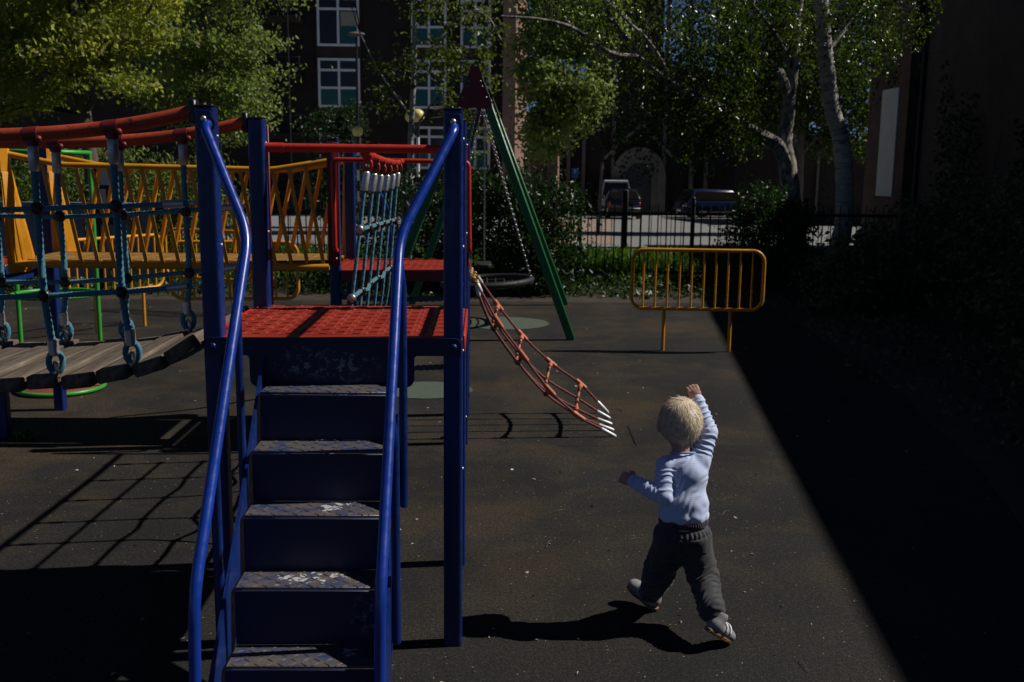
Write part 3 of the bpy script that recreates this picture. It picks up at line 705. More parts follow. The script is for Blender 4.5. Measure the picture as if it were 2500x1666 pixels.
m.build('floor_boards', paint('worn_ochre_boards', (0.26,0.135,0.025), 0.6, 0.56, (0.09,0.055,0.03), 0.25, scale=16), yb)
for y in (YN+0.012, YF+0.012):
    for s, xe in ((1, YX0-0.012), (-1, YX1+0.012)):
        m = MB(); pl = [(xe, 1.755), (xe+s*0.035, 1.755), (xe+s*0.040, 1.60), (xe+s*0.125, 1.09), (xe+s*0.105, 1.00), (xe, 0.995)]
        n = len(pl); th = 0.012
        f1 = tuple(range(n)); f2 = tuple(range(n, 2*n))
        o0 = len(m.v); m.add([(px, y-th, pz_) for px, pz_ in pl]+[(px, y+th, pz_) for px, pz_ in pl], ([f1, f2[::-1]] if s < 0 else [f1[::-1], f2])+[((i, (i+1)%n, n+(i+1)%n, n+i) if s < 0 else ((i+1)%n, i, n+i, n+(i+1)%n))[::-1] for i in range(n)])
        for q in (0.22, 0.5, 0.78):
            m.beam((xe+s*(0.008+0.105*q), y-th-0.003, 1.012), (xe+s*(0.006+0.036*q), y-th-0.003, 1.57), 0.016, 0.006, up=(0,1,0), bev=0.002)
        m.v = [((xe+(px-xe)*(0.80 if s > 0 else 0.35), py+(px-xe)*(0.85 if s > 0 else -0.9)-(0.05 if s > 0 else 0.0), pz_)) for px, py, pz_ in m.v]
        m.build('end_board', M['yellow'], yb)
t3 = thing('play_tower', 'far left blue play tower at the end of the yellow footbridge', 'play tower', (-3.2, 6.22, 0))
for x, y in ((-2.850, 5.875), (-2.806, 6.575), (-3.60, 5.875), (-3.56, 6.575)):
    p = post_mb(x, y, 0, 1.76, 0.068).build('post', M['blue'], t3); cap_mb(x, y, 1.761, 0.068).build('post_cap', M['black'], p)
m = slotted_deck(-3.6, -2.80, 5.91, 6.56, 1.03, 16, 18); m.build('deck', M['deck'], t3, angle=25)
m = MB(); m.box((-3.2, 5.86, 1.0), (0.66, 0.012, 0.06)); m.box((-2.80, 6.22, 1.0), (0.012, 0.60, 0.06)); m.build('deck_skirt', M['blue'], t3)
m = MB(); m.box((-2.84, 6.22, 0.935), (0.03, 0.60, 0.05)); m.build('cross_beam', M['blue'], t3)

# ================================================================== RED ROPE RAMP
rr_ = thing('rope_ramp', 'red rope ladder ramp slanting from the rear tower to the ground', 'rope ladder', (0.83, 6.22, 0))
far = [(-0.035,0.935),(0.010,0.865),(0.111,0.727),(0.273,0.528),(0.468,0.345),(0.672,0.198),(0.862,0.0)]
near = [(-0.035,0.965),(0.006,0.878),(0.101,0.712),(0.253,0.508),(0.418,0.294),(0.599,0.131),(0.832,0.0)]
def ramp_pt(u, v):
    """u across (0 near .. 1 far), v = index along the rope"""
    i = min(len(far)-2, int(v)); t = v-i
    a = Vector(near[i]).lerp(Vector(near[i+1]), t); b = Vector(far[i]).lerp(Vector(far[i+1]), t)
    p = a.lerp(b, u); sag = -0.105*math.sin(math.pi*u)**0.8*math.sin(math.pi*min(1, v/6))**0.8
    ends = 0.10*(abs(v-3)/3)**3
    return Vector((p.x+sag*0.35, 5.91+0.63*(0.5+(u-0.5)*(1-ends*0.3)), p.y+sag))
US = [0, 0.25, 0.5, 0.75, 1.0]
for u in US:
    vv = np.linspace(0.75, 5.62, 40); pth = smooth([ramp_pt(u, v) for v in (0.75,1.3,2,3,4,5,5.62)], 10)
    m = MB(); m.rope(pth, 0.0088, 3, 0.038, step=0.006, n=14, depth=0.34); ro = m.build('rope', M['rope_red'], rr_)
    m = MB(); a, b = ramp_pt(u, 5.60), ramp_pt(u, 6.0); m.tube([a, a.lerp(b, 0.06), a.lerp(b, 0.85), b], [0.0095, 0.0118, 0.0118, 0.008], 12); m.build('rope_end', M['white_end'], ro)
    m = MB(); a, b = ramp_pt(u, 0.25), ramp_pt(u, 0.85); m.tube([a, a.lerp(b, 0.1), a.lerp(b, 0.9), b], [0.007, 0.0118, 0.0118, 0.009], 12); m.build('rope_end', M['white_end'], ro)
    m = MB(); a, b = ramp_pt(u, 0.0)+Vector((-0.03,0,0.03)), ramp_pt(u, 0.3)
    for q in range(5):
        m.torus(a.lerp(b, q/4.0), (b-a).cross(Vector((0,1,0))) if q % 2 else Vector((0,1,0)), 0.010, 0.0035, 12, 6, 1.4, up=b-a)
    m.build('chain', M['brass'], ro)
for k, v in enumerate((2.0, 3.0, 4.0, 5.0)):
    for j in range(4):
        u0, u1 = US[j], US[j+1]; a, b = ramp_pt(u0, v), ramp_pt(u1, v)
        m = MB(); m.tube([a, b], 0.0095, 12); rg = m.build('rung', M['orange'], rr_)
        m = MB()
        q = a.lerp(b, 0.5); d = (b-a).normalized(); m.tube([q-d*0.016, q+d*0.016], 0.0135, 12); m.build('clip', M['black'], rg)
    for j, u in enumerate(US):
        c = ramp_pt(u, v); d = (ramp_pt(u, v+0.1)-ramp_pt(u, v-0.1)).normalized()
        m = MB(); m.tube([c-d*0.046, c-d*0.042, c+d*0.042, c+d*0.046], [0.012, 0.0155, 0.0155, 0.012], 14)
        for q in ((1,) if u == 0 else (-1,) if u == 1 else (1, -1)):
            e = (ramp_pt(min(1, max(0, u+q*0.25)), v)-c).normalized(); m.tube([c, c+e*0.048, c+e*0.052], [0.0155, 0.0155, 0.012], 14)
        if j in (0, 4): m.build('connector', M['orange'], rr_)
        else:
            m = MB(); m.ball(c, 0.0175, 14, 9); m.build('connector', M['black'] if j % 2 else M['orange'], rr_)

# ================================================================== SWING
sw = thing('swing_set', 'green A-frame swing stand with maroon triangular top plate', 'swing frame', (-0.05, 10.8, 0))
for (ax, yy, fl, fr_) in ((-0.072, 9.5, -1.02, 0.874), (0.05, 12.07, -0.85, 1.030)):
    for fx in (fl, fr_):
        m = MB(); m.beam((fx, yy, 0), (ax+(0.03 if fx > ax else -0.03), yy, 2.46), 0.082, 0.082, up=(0,1,0), bev=0.012); m.build('leg', M['green'], sw)
    for s in (-1, 1):
        m = MB(); y_ = yy+s*0.048
        pl = [(ax-0.165, 2.185), (ax+0.165, 2.185), (ax+0.155, 2.235), (ax+0.035, 2.555), (ax-0.035, 2.555), (ax-0.155, 2.235)]
        n = len(pl); m.add([(p, y_-0.006, q) for p, q in pl]+[(p, y_+0.006, q) for p, q in pl], [tuple(range(n)), tuple(range(n, 2*n))[::-1]]+[((i+1)%n, i, n+i, n+(i+1)%n) for i in range(n)])
        pt = m.build('top_plate', M['maroon'], sw)
        bolts([((ax+q*dx, y_+s*0.006, dz), (0, s, 0), 0.010, 0.009) for q in (-1, 1) for dx, dz in ((0.052, 2.42), (0.068, 2.375), (0.105, 2.275))], pt, 'chain')
m = MB(); m.tube([(-0.068, 9.556, 2.36), (0.046, 12.01, 2.36)], 0.045, 16); m.build('top_beam', M['green'], sw)
def bx(y): return -0.070+(y-9.5)/2.57*0.12
def chain_mb(m, a, b, L=0.036, w=0.0085, r=0.0032):
    a = Vector(a); b = Vector(b); d = (b-a).normalized(); n = max(2, int((b-a).length/(L*0.80)))
    s1 = d.cross(Vector((0,1,0.2))).normalized(); s2 = d.cross(s1)
    for i in range(n):
        c = a.lerp(b, (i+0.5)/n); ax = s1 if i % 2 else s2; u = d; w_ = ax.cross(u)
        pts = [c+u*(L/2*math.cos(t))+w_*(w*1.15*math.sin(t)) for t in np.linspace(0, 2*math.pi, 11)[:-1]]
        m.tube(pts, r, 5, closed=True)
bs = thing('basket_swing', 'round black basket swing on four chains under the green frame', 'swing', (0.06, 10.62, 0.45))
m = MB(); cx, cy, cz, rad = 0.06, 10.62, 0.44, 0.475
m.tube([(cx+rad*math.cos(a), cy+rad*math.sin(a), cz+0.03*math.cos(a)) for a in np.linspace(0, 2*math.pi, 49)[:-1]], 0.034, 12, closed=True); m.build('rim', M['rubber'], bs)
m = MB()
for q in np.linspace(-0.8, 0.8, 9):
    l = rad*math.sqrt(1-q*q); s_ = -0.07*(1-q*q)
    m.tube([(cx+rad*q, cy+l*t, cz+s_*(1-t*t)) for t in np.linspace(-1, 1, 9)], 0.008, 6); m.tube([(cx+l*t, cy+rad*q, cz+s_*(1-t*t)) for t in np.linspace(-1, 1, 9)], 0.008, 6)
m.build('net', M['rubber'], bs)
for hy, ey, s in ((10.15, 10.50, 1), (11.05, 10.74, 1), (10.15, 10.50, -1), (11.05, 10.74, -1)):
    m = MB(); chain_mb(m, (bx(hy), hy, 2.31), (cx+s*rad*0.985, ey, cz+0.05)); m.build('chain', M['chain'], bs)
ss = thing('flat_swing', 'small black flat seat on two chains hanging behind the basket swing', 'swing', (0.02, 11.6, 0.53))
m = MB(); m.prof(rrect(0.17, 0.44, 0.05, 5), 0, 0.045, (Vector((0.03, 11.6, 0.51)), Vector((1,0,0)), Vector((0,1,0)), Vector((0,0,1))), cham=0.01); m.build('seat', M['rubber'], ss)
for hy in (11.42, 11.78):
    m = MB(); chain_mb(m, (bx(hy), hy, 2.31), (0.03, hy, 0.56)); m.build('chain', M['chain'], ss)

# ================================================================== SPINNER, BARRIERS
cr = thing('spinner', 'bright green cage spinner with red floor behind the far left tower', 'spinner', (-3.06, 7.20, 0))
m = MB(); m.prof([(-3.06+0.285*math.cos(a), 7.20+0.285*math.sin(a)) for a in np.linspace(0, 2*math.pi, 41)[:-1]], 0.008, 0.022, cham=0.003); m.build('floor_disc', M['red_crumb'], cr)
for z, r_, rd in ((0.020, 0.016, 0.292), (0.70, 0.0145, 0.285), (1.70, 0.0165, 0.285)):
    m = MB(); m.tube([(-3.06+rd*math.cos(a), 7.20+rd*math.sin(a), z) for a in np.linspace(0, 2*math.pi, 41)[:-1]], r_, 10, closed=True); m.build('ring', M['lime'], cr)
for a in (8, 172):
    m = MB(); x, y = -3.06+0.288*math.cos(R(a)), 7.20+0.288*math.sin(R(a)); m.tube([(x, y, 0.02), (x, y, 1.70)], 0.0165, 12); m.build('pole', M['lime'], cr)
m = MB(); m.tube([(-3.06, 7.20, 0), (-3.06, 7.20, 0.012)], 0.06, 16); m.build('bearing', M['steel'], cr)

b0 = thing('barrier', 'yellow rounded guard barrier standing alone on the right, half lit', 'barrier', (0,0,0), 'yellow guard barriers')
hw, zb_, zt_, rd = 0.5885, 0.387, 0.922, 0.105
ctr = [(hw, 0, zb_), (hw, 0, zt_), (-hw, 0, zt_), (-hw, 0, zb_)]
pts = []
for cx, cz, a0 in ((hw-rd, zt_-rd, 0), (-hw+rd, zt_-rd, 90), (-hw+rd, zb_+rd, 180), (hw-rd, zb_+rd, 270)):
    pts += [(cx+rd*math.cos(R(a0+10*j)), 0, cz+rd*math.sin(R(a0+10*j))) for j in range(10)]
m = MB(); m.tube(pts, 0.0170, 14, closed=True); m.build('frame', M['yellow'], b0)
for i in range(10):
    x = -hw+hw*2*(i+0.93)/10.86; m = MB(); m.tube([(x, 0, zb_+0.012), (x, 0, zt_-0.012)], 0.0095, 10); m.build('bar', M['yellow'], b0)
for x in (-0.292, 0.308):
    m = MB(); m.tube([(x, 0, 0.0), (x, 0, zb_-0.012)], 0.0165, 12); lg = m.build('leg', M['yellow'], b0)
b0.location = (1.954, 8.92, 0); b0.rotation_euler = (0, 0, R(-5))
for (x, y, a, lab) in ((-3.60, 9.95, 62, 'yellow guard barrier turned nearly edge on behind the green spinner pole'), (-3.05, 11.2, -24, 'farthest yellow guard barrier, set askew before the left bushes'), (-2.33, 9.45, 3, 'yellow guard barrier seen straight on behind the front blue tower')):
    c = copy_tree(b0); c.location = (x, y, 0); c.rotation_euler = (0, 0, R(a)); c['label'] = lab

# ================================================================== FOLIAGE
def leaf_obj(name, C, size, mat, parent=None, axis=None, aspect=0.62, rnd=None, svar=0.35):
    """one mesh of many small folded leaves at the points C"""
    C = np.asarray(C, float); n = len(C)
    if axis is None: axis = rng.normal(size=(n, 3)); axis[:, 2] -= 0.35
    axis = axis/np.linalg.norm(axis, axis=1, keepdims=True)
    r = rng.normal(size=(n, 3)); side = np.cross(axis, r); side /= np.linalg.norm(side, axis=1, keepdims=True)
    nor = np.cross(side, axis)
    s = (size*(1+svar*rng.uniform(-1, 1, n)))[:, None]
    base = C - axis*s*0.5; tip = C + axis*s*0.5 - nor*s*0.10
    mid = C - axis*s*0.06
    L = mid + side*s*aspect*0.5 + nor*s*0.12; Rr = mid - side*s*aspect*0.5 + nor*s*0.12
    V = np.empty((n, 4, 3)); V[:, 0] = base; V[:, 1] = L; V[:, 2] = tip; V[:, 3] = Rr
    off = np.array(ROOTLOC.get(parent.name, (0,0,0))) if parent else 0
    V = (V.reshape(-1, 3) - off).astype(np.float32)
    me = bpy.data.meshes.new(name); me.vertices.add(4*n); me.vertices.foreach_set('co', V.ravel())
    idx = (np.arange(n)*4)[:, None] + np.array([0,2,1, 0,3,2])[None]
    me.loops.add(6*n); me.loops.foreach_set('vertex_index', idx.ravel().astype(np.int32))
    me.polygons.add(2*n); me.polygons.foreach_set('loop_start', (np.arange(2*n)*3).astype(np.int32))
    try: me.polygons.foreach_set('loop_total', np.full(2*n, 3, np.int32))
    except Exception: pass
    a = me.attributes.new('rnd', 'FLOAT', 'POINT')
    rv = rng.uniform(0, 1, n) if rnd is None else np.clip(rnd, 0, 1)
    a.data.foreach_set('value', np.repeat(rv, 4).astype(np.float32))
    me.materials.append(mat); me.update(calc_edges=True); me.validate()
    o = bpy.data.objects.new(name, me); COL.objects.link(o)
    if parent: o.parent = parent; ROOTLOC[o.name] = Vector(off)
    return o
def env_pts(envs, n, shell=0.35):
    """points inside a set of ellipsoids, more of them towards the outside"""
    vol = np.array([e[1][0]*e[1][1]*e[1][2] for e in envs])**0.8; cnt = (vol/vol.sum()*n).astype(int)+1; out = []
    for (c, r), k in zip(envs, cnt):
        d = rng.normal(size=(k, 3)); d /= np.linalg.norm(d, axis=1, keepdims=True)
        out.append(np.array(c)+d*(rng.uniform(shell**3, 1, (k, 1))**(1/3))*np.array(r))
    return np.concatenate(out)
def blob_leaves(cl, per, spread, flat=0.6):
    k = len(cl); off = rng.normal(size=(k, per, 3))*spread*rng.uniform(0.6, 1.3, (k, 1, 1)); off[:, :, 2] *= flat
    tone = np.repeat(rng.uniform(0, 1, k), per)*0.6 + rng.uniform(0, 1, k*per)*0.4
    return (cl[:, None, :]+off).reshape(-1, 3), tone
def limb_tube(m, pts, r0, r1, n=9, wob=0.0):
    p = smooth(pts, 6); k = len(p)
    rr = [r0+(r1-r0)*(i/(k-1))**0.8*(1) for i in range(k)]
    if wob: rr = [r*(1+wob*mnoise.noise(Vector((i*0.9, r0*50, 0)))) for i, r in enumerate(rr)]
    m.tube(p, rr, n); return p
def tree(name, label, base, trunks, limbs, envs, ncl, per, spread, leaf, mat, bark, group=None, hang=0.0, twr=0.007, shell=0.35, flat=0.6, barkrough=None, keep=None):
    t = thing(name, label, 'tree', base, group)
    m = MB(); pts = []
    for tr, r0, r1 in trunks: pts += limb_tube(m, tr, r0, r1, 14, 0.10)
    m.build('trunk', bark, t)
    if limbs:
        m = MB()
        for tr, r0, r1 in limbs: pts += limb_tube(m, tr, r0, r1, 8, 0.05)
        m.build('limb', barkrough or bark, t)
    cl = env_pts(envs, ncl, shell)
    if keep is not None: cl = cl[[bool(keep(p)) for p in cl]]
    P = np.array([tuple(p) for p in pts])
    m = MB()
    for c in cl[::2]:
        d = np.linalg.norm(P-c, axis=1) + np.where(P[:, 2] > c[2]+0.2, 0.8, 0); j = int(np.argmin(d)); a = Vector(P[j]); b = Vector(c)
        q = a.lerp(b, 0.5)+Vector((0,0,0.12*(b-a).length))+Vector(tuple(rng.normal(size=3)*0.06))
        m.tube([a, a.lerp(q, 0.5), q, q.lerp(b, 0.55), b], [twr*2.2, twr*1.7, twr*1.2, twr*0.8, twr*0.4], 4, caps=False)
    m.build('twigs', M['twig'], t)
    if hang:
        k = len(cl); n_ = per; tt = rng.uniform(0, 1, (k, n_)); ln = hang*rng.uniform(0.45, 1.25, (k, 1)); sw_ = rng.normal(size=(k, 1, 3))*0.10
        off = rng.normal(size=(k, n_, 3))*spread*(0.55+0.45*(1-tt[:, :, None])); off[:, :, 2] = off[:, :, 2]*0.5 - tt*ln
        off += sw_*tt[:, :, None]
        C = (cl[:, None, :]+off).reshape(-1, 3); tone = np.repeat(rng.uniform(0, 1, k), n_)*0.5+rng.uniform(0, 1, k*n_)*0.5
        if keep is not None: pass
        ax = rng.normal(size=(len(C), 3))*0.7; ax[:, 2] -= 0.9
    else:
        C, tone = blob_leaves(cl, per, spread, flat); ax = None
    leaf_obj('crown', C, leaf, mat, t, ax, rnd=tone)
    return t
def pix(p):
    d = Vector(tuple(p))-Vector((0,0,CAM_H)); z = d.dot(FW); return (1250+2431*d.dot(RT)/z, 833-2431*d.dot(UP)/z)
def W3(px, py, Y): return tuple(at(px, py, Y))
# two maples on the left
tree('maple_tree', 'big leafy maple with yellow-green leaves filling the top left corner', (-5.9, 15.6, 0),
     [([(-5.9,15.6,0), (-5.95,15.6,1.6), (-6.05,15.5,3.2), (-6.0,15.4,5.0), (-5.8,15.3,7.0)], 0.15, 0.05)],
     [([(-6.0,15.55,2.4), (-5.2,15.3,3.4), (-4.5,15.1,4.3)], 0.06, 0.015), ([(-6.0,15.55,2.8), (-6.9,15.2,3.6), (-7.6,15,4.6)], 0.06, 0.015), ([(-6.0,15.5,3.6), (-5.2,14.8,4.6), (-4.6,14.6,5.4)], 0.05, 0.012)],
     [((-5.9,15.2,4.3), (1.7,1.5,1.7)), ((-6.9,15.0,3.6), (1.2,1.2,1.3)), ((-5.0,15.0,5.2), (1.5,1.3,1.2)), ((-7.0,15.2,5.4), (1.6,1.3,1.2)), ((-5.7,14.8,3.1), (1.3,1.0,0.8)), ((-7.2,14.9,2.7), (0.9,0.9,0.55))],
     300, 120, 0.20, 0.080, M['leaf_maple'], M['bark'], 'maples beyond the fence', flat=0.38, twr=0.008)
tree('maple_tree', 'paler full tree between the corner maple and the dark block of flats', (-5.2, 19.2, 0),
     [([(-5.2,19.2,0), (-5.2,19.2,2.0), (-5.1,19.1,4.5), (-5.0,19,7.5)], 0.16, 0.05)],
     [([(-5.2,19.2,2.2), (-4.3,19,3.4), (-3.6,18.9,4.3)], 0.05, 0.012), ([(-5.2,19.2,3), (-6,19,4.2), (-6.8,18.8,5)], 0.05, 0.012)],
     [((-5.3,19,4.0), (1.2,1.3,1.5)), ((-5.0,18.9,2.9), (1.15,1.1,0.95)), ((-5.1,19,6.0), (1.7,1.5,1.5)), ((-4.05,18.8,5.0), (0.8,0.8,0.5)), ((-4.5,18.8,3.6), (0.8,0.8,0.7)), ((-4.45,18.8,2.7), (0.5,0.6,0.5))],
     310, 105, 0.21, 0.078, M['leaf_pale'], M['bark'], 'maples beyond the fence', flat=0.40)
tree('young_tree', 'thin pale-stemmed young tree with sparse yellow-green clumps before the flats', (-1.25, 17.2, 0),
     [([(-1.25,17.2,0), (-1.22,17.2,1.8), (-1.15,17.2,3.2), (-1.1,17.1,4.6), (-0.9,17.1,6.2)], 0.065, 0.025)],
     [([(-1.2,17.2,2.2), (-0.7,17.0,2.9), (-0.2,16.9,3.3)], 0.025, 0.008), ([(-1.2,17.2,2.5), (-1.7,17.0,3.2), (-2.0,16.9,3.8)], 0.022, 0.007), ([(-1.15,17.2,3.2), (-0.5,17,4.0), (0.2,16.9,4.3)], 0.025, 0.008), ([W3(1090,62,17), W3(1130,55,17), W3(1170,30,17), W3(1205,60,17), W3(1195,90,17)], 0.018, 0.010)],
     [((-1.0,17.1,3.0), (0.9,0.8,0.75)), ((-0.5,17.0,4.0), (1.0,0.8,0.8)), ((-1.3,17,5.0), (1.1,0.8,0.9)), ((-0.1,17.0,2.4), (0.55,0.5,0.7)), ((0.2,17.0,3.2), (0.5,0.5,0.6)), ((0.1,17.0,5.1), (0.9,0.7,0.7))],
     165, 30, 0.15, 0.080, M['leaf_young'], M['birch_bark'], flat=0.6, twr=0.006, shell=0.1, keep=lambda p: not (955 < pix(p)[0] < 1075 and 215 < pix(p)[1] < 350) and pix(p)[0] < 1222)
tree('lime_tree', 'rounded bright green tree behind the swing, right of the pink brick pier', (2.1, 30, -0.2),
     [([(2.1,30,-0.3), (2.1,30,2.5), (2.0,30,6)], 0.2, 0.07)], [([(2.1,30,2.2), (1.6,29.6,3.6)], 0.07, 0.02), ([(2.1,30,2.4), (3,29.7,3.8)], 0.07, 0.02)],
     [((2.2,29.5,4.4), (1.35,1.4,1.8)), ((2.6,29.6,6.2), (1.5,1.5,1.5)), ((1.9,29.5,2.9), (0.7,1.0,0.9)), ((2.3,29.6,8), (1.3,1.5,1.2)), ((3.0,29.5,3.6), (0.6,0.8,0.8))],
     330, 70, 0.25, 0.15, M['leaf_pale'], M['bark'], flat=0.55)
# birches
tb = 15.4
tree('birch_tree', 'forked birch with rough cracked base and long limb reaching left', (4.85, tb, 0),
     [([(4.92,tb,-0.05), (4.88,tb,0.6), W3(1930,480,tb), W3(1922,400,tb), W3(1915,350,tb), W3(1925,260,tb), W3(1938,150,tb), W3(1950,0,tb), (5.0,tb,6.5)], 0.205, 0.06)],
     [([W3(1922,400,tb-0.02), W3(1895,352,tb-0.1), W3(1840,322,tb-0.3), W3(1790,280,tb-0.5), W3(1700,235,tb-0.7), W3(1620,190,tb-0.9), W3(1545,120,tb-1), W3(1490,40,tb-1.1), W3(1470,-40,tb-1.1)], 0.125, 0.03),
      ([W3(1560,140,tb-1), W3(1490,130,tb-1.2), W3(1400,70,tb-1.4), W3(1320,48,tb-1.5), W3(1225,40,tb-1.6)], 0.05, 0.015),
      ([W3(1650,215,tb-0.85), W3(1590,110,tb-1), W3(1530,50,tb-1.1), W3(1480,0,tb-1.2)], 0.04, 0.014),
      ([W3(1925,245,tb), W3(1915,205,tb-0.1), W3(1902,172,tb-0.15)], 0.085, 0.066),
      ([W3(1936,170,tb), W3(1890,80,tb+0.2), W3(1820,-10,tb+0.3)], 0.06, 0.02)],
     [(W3(1760,130,tb), (1.5,1.2,1.25)), (W3(1600,230,tb-0.7), (1.0,0.8,0.75)), (W3(1860,60,tb), (1.2,1.2,1.2)), (W3(1640,40,tb-0.8), (1.4,0.9,0.9)), (W3(1400,10,tb-1.2), (0.7,0.6,0.35)), (W3(1720,260,tb-0.4), (1.1,0.8,0.6)), (W3(1840,230,tb-0.5), (0.7,0.8,0.7))],
     470, 62, 0.082, 0.054, M['leaf_birch'], M['birch_rough'], hang=0.75, twr=0.004, barkrough=M['birch_rough'], shell=0.15, keep=lambda p: not (1850 < pix(p)[0] < 1985 and pix(p)[1] > 60 and p[1] < 15.75) and pix(p)[0] > 1300 and not (pix(p)[0] > 1985 and pix(p)[1] > 60))
tree('birch_tree', 'smooth white birch trunk nearest the brick wall', (5.75, 15.9, 0),
     [([(5.62,15.9,-0.05), W3(2058,560,15.9), W3(2062,450,15.9), W3(2058,380,15.9), W3(2048,320,15.9), W3(2030,262,15.9), W3(2018,160,15.9), W3(2008,50,15.9), W3(2006,-60,15.9), (5.2,15.9,6.6)], 0.155, 0.105)],
     [([W3(2010,60,15.9), W3(2080,-10,15.6), W3(2160,-60,15.4)], 0.05, 0.015), ([W3(2016,130,15.9), W3(2090,40,16.2), W3(2130,-30,16.4)], 0.04, 0.012)],
     [(W3(2110,20,15.6), (0.85,0.8,0.75)), (W3(2180,20,15.4), (0.75,0.7,0.55)), (W3(1960,30,16.6), (0.9,0.8,0.9)), (W3(2060,60,17), (0.9,0.8,0.9)), (W3(2080,110,16.2), (0.35,0.5,0.6))],
     140, 56, 0.085, 0.054, M['leaf_birch'], M['birch_bark'], hang=0.7, twr=0.004, shell=0.15, keep=lambda p: not (1960 < pix(p)[0] < 2085 and pix(p)[1] > -40 and p[1] < 16.3))
tree('shade_tree', 'broad dark green tree behind the two birch trunks', (9.8, 31, -0.2),
     [([(9.8,31,-0.3), (9.8,31,2.2), (9.9,31,5)], 0.22, 0.08)], [([(9.8,31,2.0), (8.6,30.8,3.4)], 0.07, 0.02), ([(9.8,31,2.2), (11,30.8,3.6)], 0.07, 0.02)],
     [((9.4,30.6,4.6), (2.2,1.5,1.7)), ((8.3,30.6,3.6), (1.2,1.2,1.0)), ((10.9,30.6,4.2), (1.4,1.2,1.6)), ((9.5,30.8,7), (2.4,1.6,1.5)), ((11.6,31.4,2.9), (1.0,0.9,0.9)), ((10.6,31.2,2.6), (0.8,0.8,0.6))], 420, 50, 0.26, 0.15, M['leaf_birch'], M['bark'], flat=0.6)
# shrubs
def shrub(name, label, envs, ncl, per, spread, leaf, mat, group=None, flat=0.75, axis_up=False, cat='bush'):
    c = envs[0][0]; t = thing(name, label, cat, (c[0], c[1], 0), group)
    cl = env_pts(envs, ncl, 0.25); cl = cl[cl[:, 2] > 0.03]
    m = MB()
    for p in cl[::3]:
        b = Vector((c[0]+(p[0]-c[0])*0.35, c[1]+(p[1]-c[1])*0.35, -0.05)); e = Vector(p); q = b.lerp(e, 0.6)+Vector((0,0,0.05))
        m.tube([b, q, e], [0.010, 0.006, 0.003], 4, caps=False)
    m.build('stems', M['twig'], t)
    C, tone = blob_leaves(cl, per, spread, flat); ok = C[:, 2] > 0.01; C = C[ok]; tone = tone[ok]
    ax = None
    if axis_up: ax = rng.normal(size=(len(C), 3))*0.6; ax[:, 2] += 0.7
    leaf_obj('foliage', C, leaf, mat, t, ax, rnd=tone, aspect=0.35 if axis_up else 0.6); return t
shrub('bush', 'tall dark rounded bush behind the swing stand, left of the railings', [((0.75,13.3,0.85), (0.62,0.55,0.90)), ((0.35,13.4,0.95), (0.6,0.5,0.75)), ((0.95,13.2,0.45), (0.35,0.4,0.5))], 190, 48, 0.13, 0.060, M['leaf_dark'], 'dark bushes along the railings')
shrub('bush', 'dark bush behind the rear blue tower and rope curtain', [((-0.9,13.6,0.85), (0.75,0.5,0.85)), ((-0.2,13.6,0.8), (0.5,0.5,0.8))], 150, 48, 0.13, 0.060, M['leaf_dark'], 'dark bushes along the railings')
shrub('bush', 'dark bush growing over the railings right of the yellow barrier, its top catching sun', [((4.05,14.2,0.7), (0.62,0.55,0.72)), ((4.0,14.1,1.05), (0.42,0.4,0.35)), ((4.4,14.2,0.85), (0.4,0.4,0.4))], 170, 48, 0.11, 0.055, M['leaf_dark'], 'dark bushes along the railings')
shrub('willow_shrub', 'pale feathery shrub standing behind the yellow footbridge', [((-5.9,16.2,1.0), (1.3,0.8,0.95)), ((-4.6,16.2,0.95), (1.0,0.7,0.85)), ((-7.3,16.1,0.9), (1.0,0.7,0.9))], 300, 60, 0.16, 0.085, M['leaf_pale'], None, axis_up=True)
shrub('conifer_shrub', 'dark upright shrub under the windows of the flats', [((-5.0,33,1.5), (0.85,0.8,2.1)), ((-4.2,33,1.6), (0.5,0.6,2.3))], 160, 40, 0.2, 0.13, M['leaf_dark'])
k_ = 0
for c, r_, lab in (((5.4,12.6,0.55), (0.9,0.7,0.75), 'low dark shrub at the far right bend of the planting bed'), ((6.5,12.0,0.7), (0.9,0.8,0.9), 'dark shrub under the pale wall panel'), ((5.7,10.2,0.55), (1.0,0.9,0.8), 'dark spreading shrub in the middle of the shaded bed'),
             ((6.2,9.2,0.9), (1.0,1.0,1.1), 'tall dark shrub against the right edge, behind the bed middle'), ((5.2,8.2,0.55), (0.9,0.8,0.75), 'shaded shrub right of the bed corner'), ((4.6,6.7,0.45), (0.8,0.75,0.65), 'nearest large shaded shrub at the right edge'), ((3.95,5.6,0.28), (0.6,0.6,0.42), 'small low shaded shrub at the right edge near the child'), ((4.5,11.6,0.4), (0.7,0.5,0.5), 'low dark shrub behind the lone yellow barrier')):
    shrub('shade_shrub', lab, [(c, r_), ((c[0]+0.3, c[1]+0.2, c[2]*0.7), (r_[0]*0.7, r_[1]*0.8, r_[2]*0.8))], 120, 42, 0.12, 0.07, M['leaf_bed'], 'shrubs in the shaded bed')
